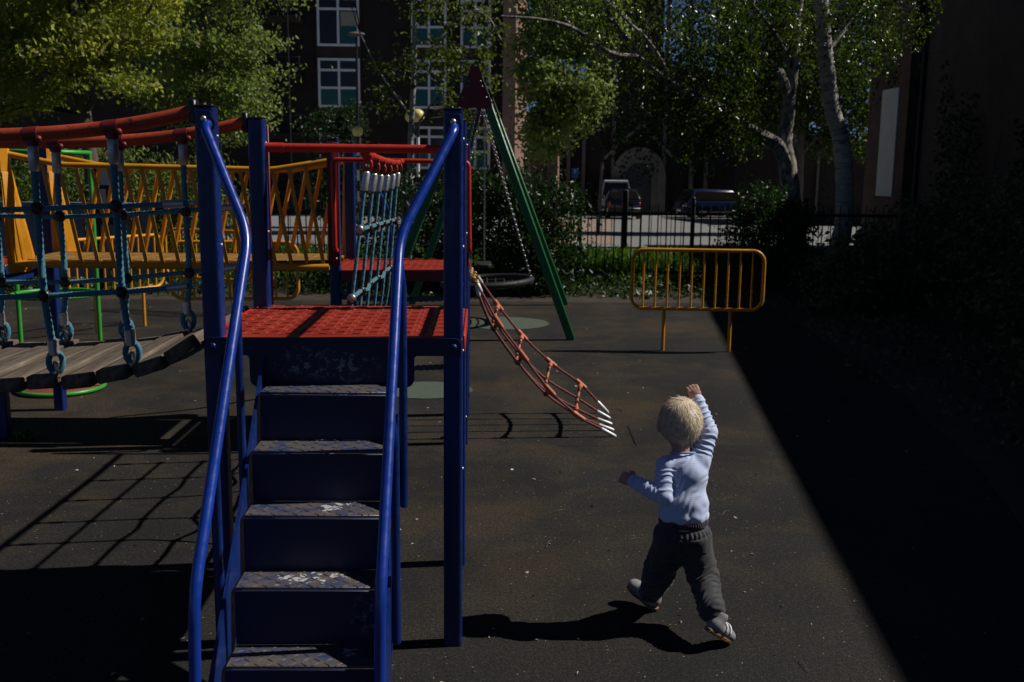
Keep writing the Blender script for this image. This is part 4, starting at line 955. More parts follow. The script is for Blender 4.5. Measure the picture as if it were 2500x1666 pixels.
# ivy along the foot of the railings, grass, litter
n = 5200; x = rng.uniform(-7, 4.6, n); y = 12.75+1.7*rng.uniform(0, 1, n)**0.9+0.15*np.sin(x*2.1); z = 0.02+0.20*rng.uniform(0, 1, n)**1.6*np.clip((y-12.6)/1.0, 0.15, 1)*(0.7+0.3*np.sin(x*3+y))
tag(leaf_obj('ivy_cover', np.stack([x, y, z], 1), 0.075, M['leaf_dark']), 'dark ivy creeping along the foot of the railings', 'ivy', kind='stuff')
n = 4200; x = rng.uniform(3.0, 7.0, n); y = rng.uniform(4.4, 12.4, n); ok = x > 2.55+0.155*(y-4.4)+0.12*np.sin(y*3); x, y = x[ok], y[ok]; z = 0.01+0.10*rng.uniform(0, 1, len(x))
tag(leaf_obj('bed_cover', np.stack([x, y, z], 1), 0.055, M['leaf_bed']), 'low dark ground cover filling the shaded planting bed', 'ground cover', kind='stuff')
n = 30000; x = rng.uniform(-9, 7, n); y = 14.3+5.8*rng.uniform(0, 1, n); h = 0.10+0.16*rng.uniform(0, 1, n)*(0.6+0.4*np.sin(x*1.7)*np.sin(y*1.3))+0.18*(rng.uniform(0, 1, n) < 0.06)
C = np.stack([x, y, h*0.45-0.01*(y > 19.4)], 1); ax = rng.normal(size=(n, 3))*0.35; ax[:, 2] += 1.0
tag(leaf_obj('grass', C, 0.17, M['leaf_grass'], axis=ax, aspect=0.10), 'sunlit grass strip between railings and road', 'grass', kind='stuff')
n = 420; u = rng.uniform(0, 1, n); y = 2.4+9.5*u**1.3; x = rng.uniform(-3.4, 2.6, n)*(0.5+y/9); z = np.full(n, 0.004)
ax = rng.normal(size=(n, 3)); ax[:, 2] *= 0.08
tag(leaf_obj('fallen_bits', np.stack([x, y, z], 1), 0.016, M['litter'], axis=ax, aspect=0.5, svar=0.7), 'scattered pale seed husks and leaf bits on the dark surface', 'litter', kind='stuff')
# a few dry grass stalks lying on the surface
m = MB()
for (px, py) in ((1700,1012),(1770,1255),(1832,1295),(1370,1250),(1340,1330),(1550,1320),(1960,1625),(1300,1100),(1210,1015),(1660,1240)):
    d = FW+RT*((px-1250)/2431)+UP*((833-py)/2431); t_ = -CAM_H/d.z; g = Vector((d.x*t_, d.y*t_, 0.004)); a = random.uniform(0, 3.1); L = random.uniform(0.02, 0.05)
    p = [g+Vector((math.cos(a)*L*s, math.sin(a)*L*s+0.012*math.sin(3*s+a), 0.002+0.004*(1-s*s))) for s in np.linspace(-1, 1, 8)]
    m.tube(p, 0.0011, 5)
tag(m.build('dry_stalks', M['litter']), 'thin dry grass stalks lying on the dark surface', 'stalks', kind='stuff')
wd = thing('weed', 'tiny green weed at the foot of the near blue post on the left edge', 'weed', (-2.70, 5.80, 0))
n = 60; C = np.stack([-2.70+rng.normal(size=n)*0.03, 5.80+rng.normal(size=n)*0.02, 0.01+0.05*rng.uniform(0,1,n)], 1); ax = rng.normal(size=(n,3)); ax[:,2] += 1.0
leaf_obj('leaves', C, 0.05, M['leaf_grass'], wd, ax, aspect=0.3)

# ================================================================== RAILINGS
fc = thing('railings', 'black iron railings running across behind the playground', 'railings', (0, 14.55, 0))
posts_x = [-8.54, -6.88, -5.22, -3.56, -1.90, -0.24, 1.42, 3.08, 4.74, 6.40, 8.06]
for i, x in enumerate(posts_x):
    m = MB(); m.box((x, 14.55, 0.60), (0.055, 0.055, 1.24), 0.006); m.ball((x, 14.55, 1.24), 0.035); m.build('post', M['iron'], fc)
    if i < len(posts_x)-1:
        x1 = posts_x[i+1]; m = MB()
        for z in (0.16, 1.02): m.box(((x+x1)/2, 14.55, z), (x1-x-0.07, 0.012, 0.045), 0.003)
        m.build('rail', M['iron'], fc)
        m = MB(); k = int((x1-x)/0.125)
        for j in range(1, k):
            xx = x+(x1-x)*j/k; m.tube([(xx, 14.55, 0.06), (xx, 14.55, 1.13), (xx, 14.55, 1.17)], [0.0095, 0.0095, 0.002], 8)
        m.build('picket_panel', M['iron'], fc)
f2 = thing('railings', 'lower thin iron railings at the road edge behind the grass', 'railings', (0, 20.0, 0))
m = MB(); m.box((1, 20.0, 0.80), (18, 0.012, 0.03), 0.003); m.box((1, 20.0, 0.12), (18, 0.012, 0.035), 0.003); m.build('rail', M['iron'], f2)
m = MB()
for j in range(90):
    xx = -8+18*j/90; m.tube([(xx, 20, 0.0), (xx, 20, 0.92)], 0.007, 6)
m.build('picket_panel', M['iron'], f2)
for x in (2.86,):
    m = MB(); m.box((x, 20, 0.62), (0.11, 0.11, 1.3), 0.01); m.build('post', M['iron'], f2)

# ================================================================== BUILDINGS
def wall_box(m, x0, x1, y0, y1, z0, z1, b=0.004): m.box(((x0+x1)/2, (y0+y1)/2, (z0+z1)/2), (x1-x0, y1-y0, z1-z0), b)
def window(parent, cx, y, z0, z1, w, teal=0.0, curtain=False):
    """framed window standing 5 mm proud of the wall plane y (faces -y)"""
    m = MB(); f = 0.115; zs = z0+(z1-z0)*teal; zt_ = z1-(z1-z0)*0.24
    wall_box(m, cx-w/2, cx-w/2+f, y-0.06, y+0.02, z0, z1); wall_box(m, cx+w/2-f, cx+w/2, y-0.06, y+0.02, z0, z1)
    wall_box(m, cx-w/2+f, cx+w/2-f, y-0.06, y+0.02, z0, z0+f); wall_box(m, cx-w/2+f, cx+w/2-f, y-0.06, y+0.02, z1-f, z1)
    wall_box(m, cx-f/2, cx+f/2, y-0.055, y+0.02, z0+f, z1-f); wall_box(m, cx-w/2+f, cx+w/2-f, y-0.053, y+0.015, zt_-f/2, zt_+f/2)
    if teal: wall_box(m, cx-w/2+f, cx+w/2-f, y-0.057, y+0.015, zs-f/2, zs+f/2)
    fr = m.build('window', M['white_frame'], parent)
    m = MB(); wall_box(m, cx-w/2+f*0.8, cx+w/2-f*0.8, y-0.02, y-0.008, zs if teal else z0+f*0.8, z1-f*0.8); m.build('pane', M['glass'], fr)
    if curtain:
        m = MB(); wall_box(m, cx+f, cx+w/2-f*1.2, y-0.036, y-0.026, zs+f, zt_-f); m.build('blind', M['curtain'], fr)
    if teal:
        m = MB(); wall_box(m, cx-w/2+f*0.8, cx+w/2-f*0.8, y-0.024, y-0.006, z0+f*0.8, zs); m.build('infill_panel', M['teal'], fr)
ap = thing('apartment_block', 'dark brick block of flats with white windows, teal panels and a pink brick pier', 'building', (1.0, 50, -0.7))
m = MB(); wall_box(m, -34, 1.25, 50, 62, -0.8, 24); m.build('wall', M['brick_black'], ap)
m = MB()
for z0 in (1.55, 4.33, 7.1, 9.9, 12.6):
    for cx, w in ((-6.95, 2.1), (-2.6, 1.75), (-0.35, 1.5)):
        if z0 > 10 and cx > -1: pass
for cx, w in ((-6.95, 2.14), (-2.6, 1.79), (-0.35, 1.54)): wall_box(m, cx-w/2-0.02, cx+w/2+0.02, 49.93, 49.995, -0.7, 14)
m.build('spandrel_strip', M['brick_spandrel'], ap)
for z0, z1, tl in ((1.7, 3.75, 0.38), (4.6, 6.92, 0.40), (7.48, 9.75, 0.0), (10.3, 12.5, 0.4)):
    for cx, w in ((-6.95, 2.02), (-2.6, 1.7), (-0.35, 1.45)):
        t_ = tl if cx < -5 else 0.42
        window(ap, cx, 49.925, z0, z1, w, t_, curtain=(z0 > 7 and cx < -5))
    if z0 > 7 and z0 < 8:
        m = MB(); wall_box(m, -6.89, -6.09, 49.885, 49.90, z0+0.1, z0+0.95); m.build('infill_panel', M['teal'], ap)
for i, z in enumerate((0.4, 3.1, 5.8, 8.5, 11.2)):
    m = MB(); wall_box(m, -14.5, -8.6, 48.9, 50.0, z, z+0.16); wall_box(m, -14.5, -8.6, 48.86, 48.895, z-0.05, z+0.22)
    bl = m.build('balcony', M['brick_spandrel'] if i == 3 else M['brick_black'], ap)
    m = MB()
    for q in (0.45, 0.75, 1.05): m.box((-11.55, 48.92, z+q), (5.9, 0.03, 0.03))
    for q in np.linspace(-14.4, -8.7, 6): m.box((q, 48.95, z+0.6), (0.04, 0.03, 1.0))
    m.build('railing', M['iron'], bl)
m = MB()
for q in (-12.4, -9.1): m.tube([(q, 48.6, -0.7), (q, 48.6, 14)], 0.03, 8)
m.build('drainpipe', M['stone'], ap)
m = MB(); a = R(-24); m.box((0,0,0), (0.65, 1.5, 22), 0.01, Matrix.Rotation(a, 3, 'Z')); pr = m.build('end_pier', M['brick_pink'], ap)
for v_ in pr.data.vertices: v_.co += ROOTLOC[ap.name]+Vector((1.55-1.0, 49.0-50, 10.3+0.7)) - Vector((0,0,0))
m = MB(); m.box((1.28, 48.2, 1.9), (0.45, 0.02, 2.6)); 
lw = thing('garden_wall', 'low brick wall with a pink end pier left of the church', 'wall', (3.0, 46, -0.6))
m = MB(); wall_box(m, 1.9, 3.15, 46, 46.3, -0.7, 2.55); m.build('wall', M['brick'], lw)
m = MB(); m.box((0,0,0), (0.30, 0.75, 3.4), 0.01, Matrix.Rotation(R(-24), 3, 'Z')); pr = m.build('pier', M['brick_pink'], lw)
for v_ in pr.data.vertices: v_.co += ROOTLOC[lw.name]+Vector((0.25, 0.0, 1.65))

ch = thing('church', 'dark church front with arched stone doorway behind the parked cars', 'church', (8.0, 54, -0.7))
yc = 54.0
m = MB(); pl = [(3.1,-0.8),(3.1,5.1),(7.2,7.2),(7.2,13.5),(9.5,13.5),(9.5,7.4),(17.5,5.2),(17.5,-0.8)]
n = len(pl); m.add([(x, yc, z) for x, z in pl]+[(x, yc+16, z) for x, z in pl], [tuple(range(n)), tuple(range(n, 2*n))[::-1]]+[((i+1)%n, i, n+i, n+(i+1)%n) for i in range(n)])
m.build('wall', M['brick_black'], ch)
m = MB(); m.beam((2.8, yc-0.1, 5.12), (7.2, yc-0.1, 7.38), 0.14, 0.5, up=(0,1,0)); m.beam((9.5, yc-0.1, 7.52), (17.8, yc-0.1, 5.24), 0.14, 0.5, up=(0,1,0)); m.build('coping', M['slate'], ch)
for xx in (4.6, 5.4, 6.98, 9.7, 11.2, 12.0):
    m = MB(); wall_box(m, xx-0.09, xx+0.09, yc-0.30, yc-0.005, -0.7, 4.9 if xx < 6 or xx > 10 else 12.5); m.build('buttress', M['stone'], ch)
def arch(m, cx, z_sp, r0, r1, y0, y1, k=20, legs=True):
    a = [math.pi*i/k for i in range(k+1)]
    o = [(cx+r1*math.cos(t), z_sp+r1*math.sin(t)*1.12) for t in a]; i_ = [(cx+r0*math.cos(t), z_sp+r0*math.sin(t)*1.12) for t in a]
    if legs: o = [(cx+r1, -0.7)]+o+[(cx-r1, -0.7)]; i_ = [(cx+r0, -0.7)]+i_+[(cx-r0, -0.7)]
    n = len(o); vs = [(x, y0, z) for x, z in o]+[(x, y0, z) for x, z in i_]+[(x, y1, z) for x, z in o]+[(x, y1, z) for x, z in i_]; fs = []
    for j in range(n-1): fs += [(j, j+1, n+j+1, n+j), (2*n+j+1, 2*n+j, 3*n+j, 3*n+j+1), (j+1, j, 2*n+j, 2*n+j+1), (n+j, n+j+1, 3*n+j+1, 3*n+j)]
    m.add(vs, fs)
cxp = 8.36
m = MB(); arch(m, cxp, 1.35, 1.02, 1.45, yc-0.45, yc-0.004); arch(m, cxp, 1.35, 0.72, 1.02, yc-0.30, yc-0.004); pt = m.build('doorway', M['stone'], ch)
m = MB(); arch(m, cxp, 1.35, 0.001, 0.72, yc-0.10, yc-0.004); m.build('door', M['slate'], pt)
m = MB(); m.beam((cxp-1.9, yc-0.5, 2.35), (cxp, yc-0.5, 4.15), 0.14, 0.3, up=(0,1,0)); m.beam((cxp+1.9, yc-0.5, 2.35), (cxp+0.05, yc-0.5, 4.15), 0.14, 0.3, up=(0,1,0)); m.build('porch_gable', M['stone'], ch)
h2 = thing('brick_house', 'low flat roofed dark brick house half hidden behind the birches', 'house', (17, 40, -0.6))
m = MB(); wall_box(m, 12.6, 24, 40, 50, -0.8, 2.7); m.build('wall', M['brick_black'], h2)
m = MB(); wall_box(m, 12.3, 24.3, 39.7, 50.3, 2.7, 2.95); m.build('roof', M['slate'], h2)
m = MB(); m.tube([(13.4, 39.93, -0.6), (13.4, 39.93, 2.68)], 0.05, 8); m.build('drainpipe', M['stone'], h2)
# brick building on the right that shades the ground: its long wall, then a plain end with a pale panel
bb = thing('brick_building', 'dark brick building along the right side with a tall pale wall panel', 'building', (9.5, 20, 0))
WX = [(4.80, -9.0), (9.62, 22.1), (9.32, 22.11), (9.32, 24.35), (16, 24.35), (16, -9.0)]; WH = 5.62
m = MB(); n = len(WX)
m.add([(x, y, -0.1) for x, y in WX]+[(x, y, WH) for x, y in WX], [tuple(range(n)), tuple(range(n, 2*n))[::-1]]+[((i+1)%n, i, n+i, n+(i+1)%n) for i in range(n)])
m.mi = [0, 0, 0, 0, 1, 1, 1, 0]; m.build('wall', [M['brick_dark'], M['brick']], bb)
m = MB(); m.box((9.305, 23.05, 2.35), (0.03, 0.92, 2.42), 0.004); m.build('wall_panel', M['pale_panel'], bb)
dv = (Vector((9.62, 22.1, 0))-Vector((4.80, -9, 0))).normalized()
m = MB(); m.tube([(9.53, 21.95, 0), (9.53, 21.95, WH)], 0.05, 10); m.build('drainpipe', M['iron'], bb)
iv = thing('wall_climber', 'dark climber spreading over the near part of the right wall', 'climber', (8.6, 17, 0))
n = 9000; s_ = rng.uniform(14, 29.6, n); z = rng.uniform(0, 1, n)**0.8*4.2; ok = z < 2.6+1.4*np.sin(s_*0.9)+0.8*np.sin(s_*2.3+1); s_, z = s_[ok], z[ok]
C = np.stack([4.80+dv.x*s_-rng.uniform(0.02, 0.25, len(s_)), -9+dv.y*s_, z], 1); leaf_obj('foliage', C, 0.10, M['leaf_dark'], iv)
m = MB()
for q in np.linspace(14.5, 29, 12):
    p0 = Vector((4.80, -9, 0))+dv*q; m.tube([p0+Vector((-0.04,0,0)), p0+Vector((-0.04,0.2,1.2)), p0+Vector((-0.04,-0.1,2.4))], [0.02, 0.014, 0.006], 5)
m.build('stems', M['twig'], iv)

# ================================================================== STREET FURNITURE
def beacon(px, py, Y, lab):
    p = at(px, py, Y); r_ = 0.155; t = thing('crossing_beacon', lab, 'beacon', (p.x, Y, zr(Y)), 'amber globe beacons at the crossing')
    m = MB(); m.ball(p, r_, 22, 14); m.build('globe', M['globe'], t)
    m = MB(); m.tube([(p.x, Y, p.z-r_-0.03), (p.x, Y, p.z-r_+0.03)], [0.06, 0.05], 12)
    z = p.z-r_-0.03; k = 0
    while z > zr(Y):
        q = MB(); q.tube([(p.x, Y, max(zr(Y), z-0.298)), (p.x, Y, z)], 0.038, 12); q.build('white_band' if k % 2 else 'black_band', M['white_frame'] if k % 2 else M['black'], t); z -= 0.30; k += 1
    m.build('collar', M['black'], t)
M['globe'] = paint('amber_globe', (0.85, 0.70, 0.24), 0.35, 0.9, (0.5,0.4,0.1), 0.12)
beacon(873, 321, 29, 'amber globe beacon on a banded post before the flats')
beacon(1020, 283, 23.5, 'larger amber globe beacon nearest the swing stand')
beacon(1003, 285, 26.5, 'amber globe beacon half hidden behind the larger one')
p = at(870, 84, 31); sl = thing('street_lamp', 'slim street lamp with flat head in front of the flats', 'street lamp', (p.x, 31, zr(31)))
m = MB(); m.tube([(p.x, 31, zr(31)), (p.x, 31, 2.0), (p.x, 31, p.z-0.05)], [0.07, 0.05, 0.035], 12); m.build('pole', M['iron'], sl)
m = MB(); m.ball((p.x, 31, p.z), 0.26, 18, 10, (1, 0.7, 0.26)); m.build('lamp_head', M['stone'], sl)
p = at(1468, 500, 30); up_ = thing('street_pole', 'thin dark pole with pale lower sleeve left of the black car', 'pole', (p.x, 30, zr(30)))
m = MB(); m.tube([(p.x, 30, 1.9), (p.x, 30, 5.2)], 0.04, 10); m.build('pole', M['iron'], up_)
m = MB(); m.tube([(p.x-0.08, 30, zr(30)), (p.x, 30, 1.9)], [0.06, 0.045], 10); m.build('sleeve', M['stone'], up_)
p = at(1403, 423, 32); sg = thing('road_sign', 'small blue sign on a post left of the parked cars', 'sign', (p.x, 32, zr(32)))
M['signblue'] = paint('sign_blue', (0.04, 0.14, 0.55), 0.4, 0.9, (0.03,0.1,0.4), 0.05)
m = MB(); m.box((p.x, 31.95, p.z), (0.20, 0.02, 0.29), 0.003); m.build('plate', M['signblue'], sg)
m = MB(); m.box((p.x-0.005, 31.938, p.z+0.05), (0.035, 0.006, 0.12), 0.001); m.box((p.x+0.02, 31.938, p.z+0.075), (0.06, 0.006, 0.03), 0.001); m.build('symbol', M['white_frame'], sg)
m = MB(); m.tube([(p.x, 32, zr(32)), (p.x, 32, p.z+0.12)], 0.035, 10); m.build('pole', M['iron'], sg)

nb_ = thing('notice_board', 'black notice board with two pale sheets behind the yellow footbridge', 'notice board', (-4.80, 13.0, 0))
m = MB(); m.box((-4.80, 13.0, 1.28), (0.34, 0.05, 0.80), 0.006); m.build('board', M['iron'], nb_)
m = MB(); m.prof([(-0.10, -0.10), (0.10, -0.10), (0.10, 0.06), (0.06, 0.13), (0, 0.155), (-0.06, 0.13), (-0.10, 0.06)], 0, 0.004, (Vector((-4.78, 12.972, 1.48)), Vector((1,0,0)), Vector((0,0,1)), Vector((0,-1,0)))); m.build('sheet', M['pale_panel'], nb_)
m = MB(); m.box((-4.85, 12.970, 1.22), (0.12, 0.006, 0.22), 0.001); m.build('sheet', M['pale_panel'], nb_)
for x in (-4.93, -4.67):
    m = MB(); m.tube([(x, 13.03, 0), (x, 13.03, 1.66)], 0.025, 10); m.build('post', M['iron'], nb_)
gp_ = thing('panel_fence', 'low pale grey panel fence behind the far left tower', 'fence', (-5.2, 13.3, 0))
for i in range(7):
    x = -6.25+0.30*i; m = MB(); m.box((x, 13.3, 0.66), (0.275, 0.04, 0.98), 0.006); m.build('panel', M['grey_panel'], gp_)
m = MB(); m.box((-5.35, 13.335, 0.98), (2.1, 0.03, 0.06)); m.build('rail', M['iron'], gp_)
# ================================================================== CARS
def car(label, loc, rotz, col, kind='suv', glass='window_glass'):
    Lh, Wd, H_ = {'suv': (1.95, 1.62, 1.42), 'van': (2.3, 1.75, 1.85), 'saloon': (2.25, 1.78, 1.45)}[kind]
    t = thing('parked_car' if kind != 'van' else 'parked_van', label, 'car' if kind != 'van' else 'van', (0,0,0), 'vehicles parked before the church')
    cm = paint('car_paint_'+str(len(bpy.data.materials)), col, 0.14, 0.95, col, 0.05, coat=1.0)
    def loft(secs):
        m = MB(); n = len(secs[0]); vs = [p for s in secs for p in s]; fs = [tuple(range(n))[::-1], tuple(range((len(secs)-1)*n, len(secs)*n))]
        for i in range(len(secs)-1):
            for j in range(n): fs.append((i*n+j, i*n+(j+1)%n, (i+1)*n+(j+1)%n, (i+1)*n+j))
        m.add(vs, fs); return m
    sh = 0.92 if kind != 'saloon' else 0.86
    secs = []
    for y, w, z0, z1 in ((-Lh, 0.86, 0.42, sh*0.86), (-Lh+0.08, 0.97, 0.30, sh*0.98), (-Lh+0.5, 1.0, 0.24, sh), (0, 1.0, 0.22, sh), (Lh-0.9, 0.99, 0.24, sh*0.97), (Lh-0.15, 0.92, 0.30, sh*0.80), (Lh, 0.80, 0.40, sh*0.66)):
        w *= Wd/2; secs.append([(-w*0.94, y, z0), (w*0.94, y, z0), (w, y, z0+0.15), (w, y, z1-0.12), (w*0.93, y, z1), (-w*0.93, y, z1), (-w, y, z1-0.12), (-w, y, z0+0.15)])
    loft(secs).build('body', cm, t, 50)
    rf = (-Lh+0.12, -Lh+0.42, Lh*0.12, Lh*0.52) if kind != 'van' else (-Lh+0.05, -Lh+0.16, Lh*0.42, Lh*0.72)
    secs = []
    for y, zt_, w in ((rf[0], sh-0.01, 0.90), (rf[1], H_-0.05, 0.74), (rf[1]+0.15, H_, 0.73), (rf[2], H_-0.03, 0.73), (rf[3], sh-0.01, 0.88)):
        w *= Wd/2; wb = 0.92*Wd/2; secs.append([(-wb, y, sh-0.02), (wb, y, sh-0.02), (w, y, max(zt_-0.06, sh-0.015)), (w*0.92, y, zt_), (-w*0.92, y, zt_), (-w, y, max(zt_-0.06, sh-0.015))])
    loft(secs).build('cabin', cm, t, 40)
    m = MB(); wb, wt = 0.80*Wd/2, 0.66*Wd/2; zl = sh+0.04; zh = H_-0.14; f_ = lambda z: rf[0]+(rf[1]-rf[0])*(z-sh)/(H_-0.05-sh)
    m.add([(-wb, f_(zl)-0.012, zl), (wb, f_(zl)-0.012, zl), (wt, f_(zh)-0.012, zh), (-wt, f_(zh)-0.012, zh), (-wb, f_(zl)+0.01, zl), (wb, f_(zl)+0.01, zl), (wt, f_(zh)+0.01, zh), (-wt, f_(zh)+0.01, zh)], [(0,1,2,3), (7,6,5,4), (0,4,5,1), (1,5,6,2), (2,6,7,3), (3,7,4,0)])
    m.build('rear_window', M['glass'], t)
    for s in (-1, 1):
        x0, x1 = s*(0.92*Wd/2-0.005), s*(0.745*Wd/2+0.02); m = MB(); ya, yb_ = rf[1]+0.1, rf[2]+0.05
        pa = [(x0, ya-0.1, sh+0.05), (x0, rf[3]-0.25, sh+0.05), (x1, yb_, zh), (x1, ya+0.05, zh)]
        m.add([(p[0]+s*0.012, p[1], p[2]) for p in pa]+[(p[0]-s*0.02, p[1], p[2]) for p in pa], [(0,1,2,3), (7,6,5,4), (0,4,5,1), (1,5,6,2), (2,6,7,3), (3,7,4,0)]); m.build('side_window', M['glass'], t)
        m = MB(); m.box((s*(Wd/2+0.07), Lh*0.32, sh+0.06), (0.16, 0.09, 0.12), 0.03); m.build('mirror', cm, t)
        m = MB(); m.box((s*Wd*0.42, -Lh+0.045, sh*0.78), (0.11, 0.09, 0.19), 0.02); m.build('tail_light', M['lamp_red'], t)
        for yy in (-Lh*0.62, Lh*0.60):
            m = MB(); m.tube([(s*(Wd/2-0.20), yy, 0.33), (s*(Wd/2-0.015), yy, 0.33)], 0.33, 24); w_ = m.build('wheel', M['rubber'], t)
            m = MB(); m.tube([(s*(Wd/2-0.03), yy, 0.33), (s*(Wd/2-0.005), yy, 0.33)], 0.20, 18); m.build('rim', M['steel'], w_)
    m = MB(); m.box((0, -Lh-0.02, 0.47), (Wd*0.92, 0.12, 0.16), 0.04); m.build('bumper', M['black'], t)
    m = MB(); m.box((0, -Lh+0.035, sh*0.66), (0.50, 0.03, 0.11), 0.004); m.build('number_plate', M['plate'], t)
    t.location = loc; t.rotation_euler = (0, 0, rotz); return t
M['lamp_red'] = paint('tail_lamp_red', (0.5, 0.010, 0.010), 0.15, 0.95, (0.4,0.01,0.01), 0.05, coat=0.8)
M['plate'] = paint('yellow_plate', (0.65, 0.45, 0.03), 0.4, 0.95, (0.6,0.4,0.03), 0.05)
def gp(px, py):
    d = FW+RT*((px-1250)/2431)+UP*((833-py)/2431); Y = 30.0
    for _ in range(30): t = (zr(Y)-CAM_H)/d.z; Y = 0.5*Y+0.5*d.y*t
    return (d.x*t, d.y*t, zr(d.y*t))
g = gp(1530, 536); car('black car seen from behind, parked before the church doorway', (g[0], g[1]+1.8, g[2]), R(-4), (0.010,0.010,0.013), 'suv')
car('white van mostly hidden behind the black car', (g[0]+0.20, g[1]+6.6, zr(g[1]+6.6)), R(-4), (0.62,0.63,0.64), 'van')
g2 = gp(1692, 528); car('white van parked right of the doorway behind the blue car', (g2[0], g2[1]+4.2, zr(g2[1]+4)), R(-12), (0.62,0.63,0.64), 'van')
g3 = gp(1765, 532); car('dark blue car parked sideways before the birches', (g3[0], g3[1]+0.5, zr(g3[1]+0.5)), R(-78), (0.010,0.020,0.06), 'saloon')

# ================================================================== THE CHILD
class SDF:
    def __init__(self, lo, hi, h):
        self.lo = np.array(lo, float); self.h = h; self.n = tuple((np.ceil((np.array(hi)-self.lo)/h).astype(int)+1)); self.F = np.full(self.n, 0.2, np.float32)
        self.ax = [self.lo[i]+h*np.arange(self.n[i]) for i in range(3)]
    def _sub(self, lo, hi, pad):
        s = []
        for i in range(3):
            a = max(0, int((lo[i]-pad-self.lo[i])/self.h)); b = min(self.n[i], int((hi[i]+pad-self.lo[i])/self.h)+2); s.append(slice(a, max(a, b)))
        return tuple(s), np.meshgrid(self.ax[0][s[0]], self.ax[1][s[1]], self.ax[2][s[2]], indexing='ij')
    def _put(self, s, d, k, sub=False):
        A = self.F[s]
        if sub: d = -d; h = np.clip(0.5-0.5*(d-A)/k*-1*-1, 0, 1); self.F[s] = np.maximum(A, d); return
        h = np.clip(0.5+0.5*(A-d)/k, 0, 1); self.F[s] = (A*(1-h)+d*h-k*h*(1-h)).astype(np.float32)
    def cap(self, a, b, ra, rb, k=0.012):
        a = np.array(a, float); b = np.array(b, float); r = max(ra, rb)
        s, (X, Y, Z) = self._sub(np.minimum(a, b)-r, np.maximum(a, b)+r, 0.035)
        ab = b-a; L = ab@ab+1e-12; t = np.clip(((X-a[0])*ab[0]+(Y-a[1])*ab[1]+(Z-a[2])*ab[2])/L, 0, 1)
        d = np.sqrt((X-a[0]-t*ab[0])**2+(Y-a[1]-t*ab[1])**2+(Z-a[2]-t*ab[2])**2)-(ra+(rb-ra)*t); self._put(s, d, k); return self
    def ell(self, c, r, k=0.012, rot=None, sub=False):
        c = np.array(c, float); r = np.array(r, float); m = r.max()
        s, (X, Y, Z) = self._sub(c-m, c+m, 0.035); X = X-c[0]; Y = Y-c[1]; Z = Z-c[2]
        if rot is not None:
            Rm = np.array(rot).T; X, Y, Z = Rm[0,0]*X+Rm[0,1]*Y+Rm[0,2]*Z, Rm[1,0]*X+Rm[1,1]*Y+Rm[1,2]*Z, Rm[2,0]*X+Rm[2,1]*Y+Rm[2,2]*Z
        k0 = np.sqrt((X/r[0])**2+(Y/r[1])**2+(Z/r[2])**2); k1 = np.sqrt((X/r[0]**2)**2+(Y/r[1]**2)**2+(Z/r[2]**2)**2)+1e-9
        d = np.where(k0 < 1e-3, -r.min(), k0*(k0-1)/k1); self._put(s, d, k, sub); return self
    def mesh(self):
        F = self.F; n = np.array(F.shape)-1; acc = np.zeros((*n, 3)); cnt = np.zeros(n)
        cor = [(i, j, k) for i in (0,1) for j in (0,1) for k in (0,1)]
        S = {c: F[c[0]:c[0]+n[0], c[1]:c[1]+n[1], c[2]:c[2]+n[2]] for c in cor}
        for a in cor:
            for ax in range(3):
                if a[ax] == 0:
                    b = list(a); b[ax] = 1; b = tuple(b); A, B = S[a], S[b]; cr = (A < 0) != (B < 0)
                    t = np.where(cr, A/np.where(cr, A-B, 1), 0)
                    for q in range(3): acc[..., q] += np.where(cr, a[q]+(t if q == ax else 0), 0)
                    cnt += cr
        act = cnt > 0; idx = -np.ones(n, int); idx[act] = np.arange(act.sum())
        I = np.argwhere(act); V = (I+acc[act]/cnt[act][:, None])*self.h+self.lo; faces = []
        for ax in range(3):
            u, w = [q for q in range(3) if q != ax]
            sl = [slice(1, n[q]) for q in range(3)]; sl[ax] = slice(0, n[ax]); sl2 = list(sl); sl2[ax] = slice(1, n[ax]+1)
            A = F[tuple(sl)]; B = F[tuple(sl2)]; E = np.argwhere((A < 0) != (B < 0)); sg = A[tuple(E.T)] < 0
            base = E.copy(); base[:, u] += 1; base[:, w] += 1
            def cell(du, dw): c = base.copy(); c[:, u] += du; c[:, w] += dw; return idx[tuple(c.T)]
            q = np.stack([cell(-1,-1), cell(0,-1), cell(0,0), cell(-1,0)], 1)
            if ax == 1: sg = ~sg
            q[~sg] = q[~sg][:, ::-1]; faces.append(q)
        return V, np.concatenate(faces)
def vnormals(V, Fq):
    n = np.cross(V[Fq[:, 2]]-V[Fq[:, 0]], V[Fq[:, 3]]-V[Fq[:, 1]]); N_ = np.zeros_like(V)
    for i in range(4): np.add.at(N_, Fq[:, i], n)
    return N_/(np.linalg.norm(N_, axis=1, keepdims=True)+1e-12)
def relax(V, Fq, it=2, lam=0.5):
    for _ in range(it):
        s = np.zeros_like(V); c = np.zeros(len(V))
        for i in range(4):
            for j in (1, 3): np.add.at(s, Fq[:, i], V[Fq[:, (i+j) % 4]]); np.add.at(c, Fq[:, i], 1)
        V = V+(s/np.maximum(c, 1)[:, None]-V)*lam
    return V
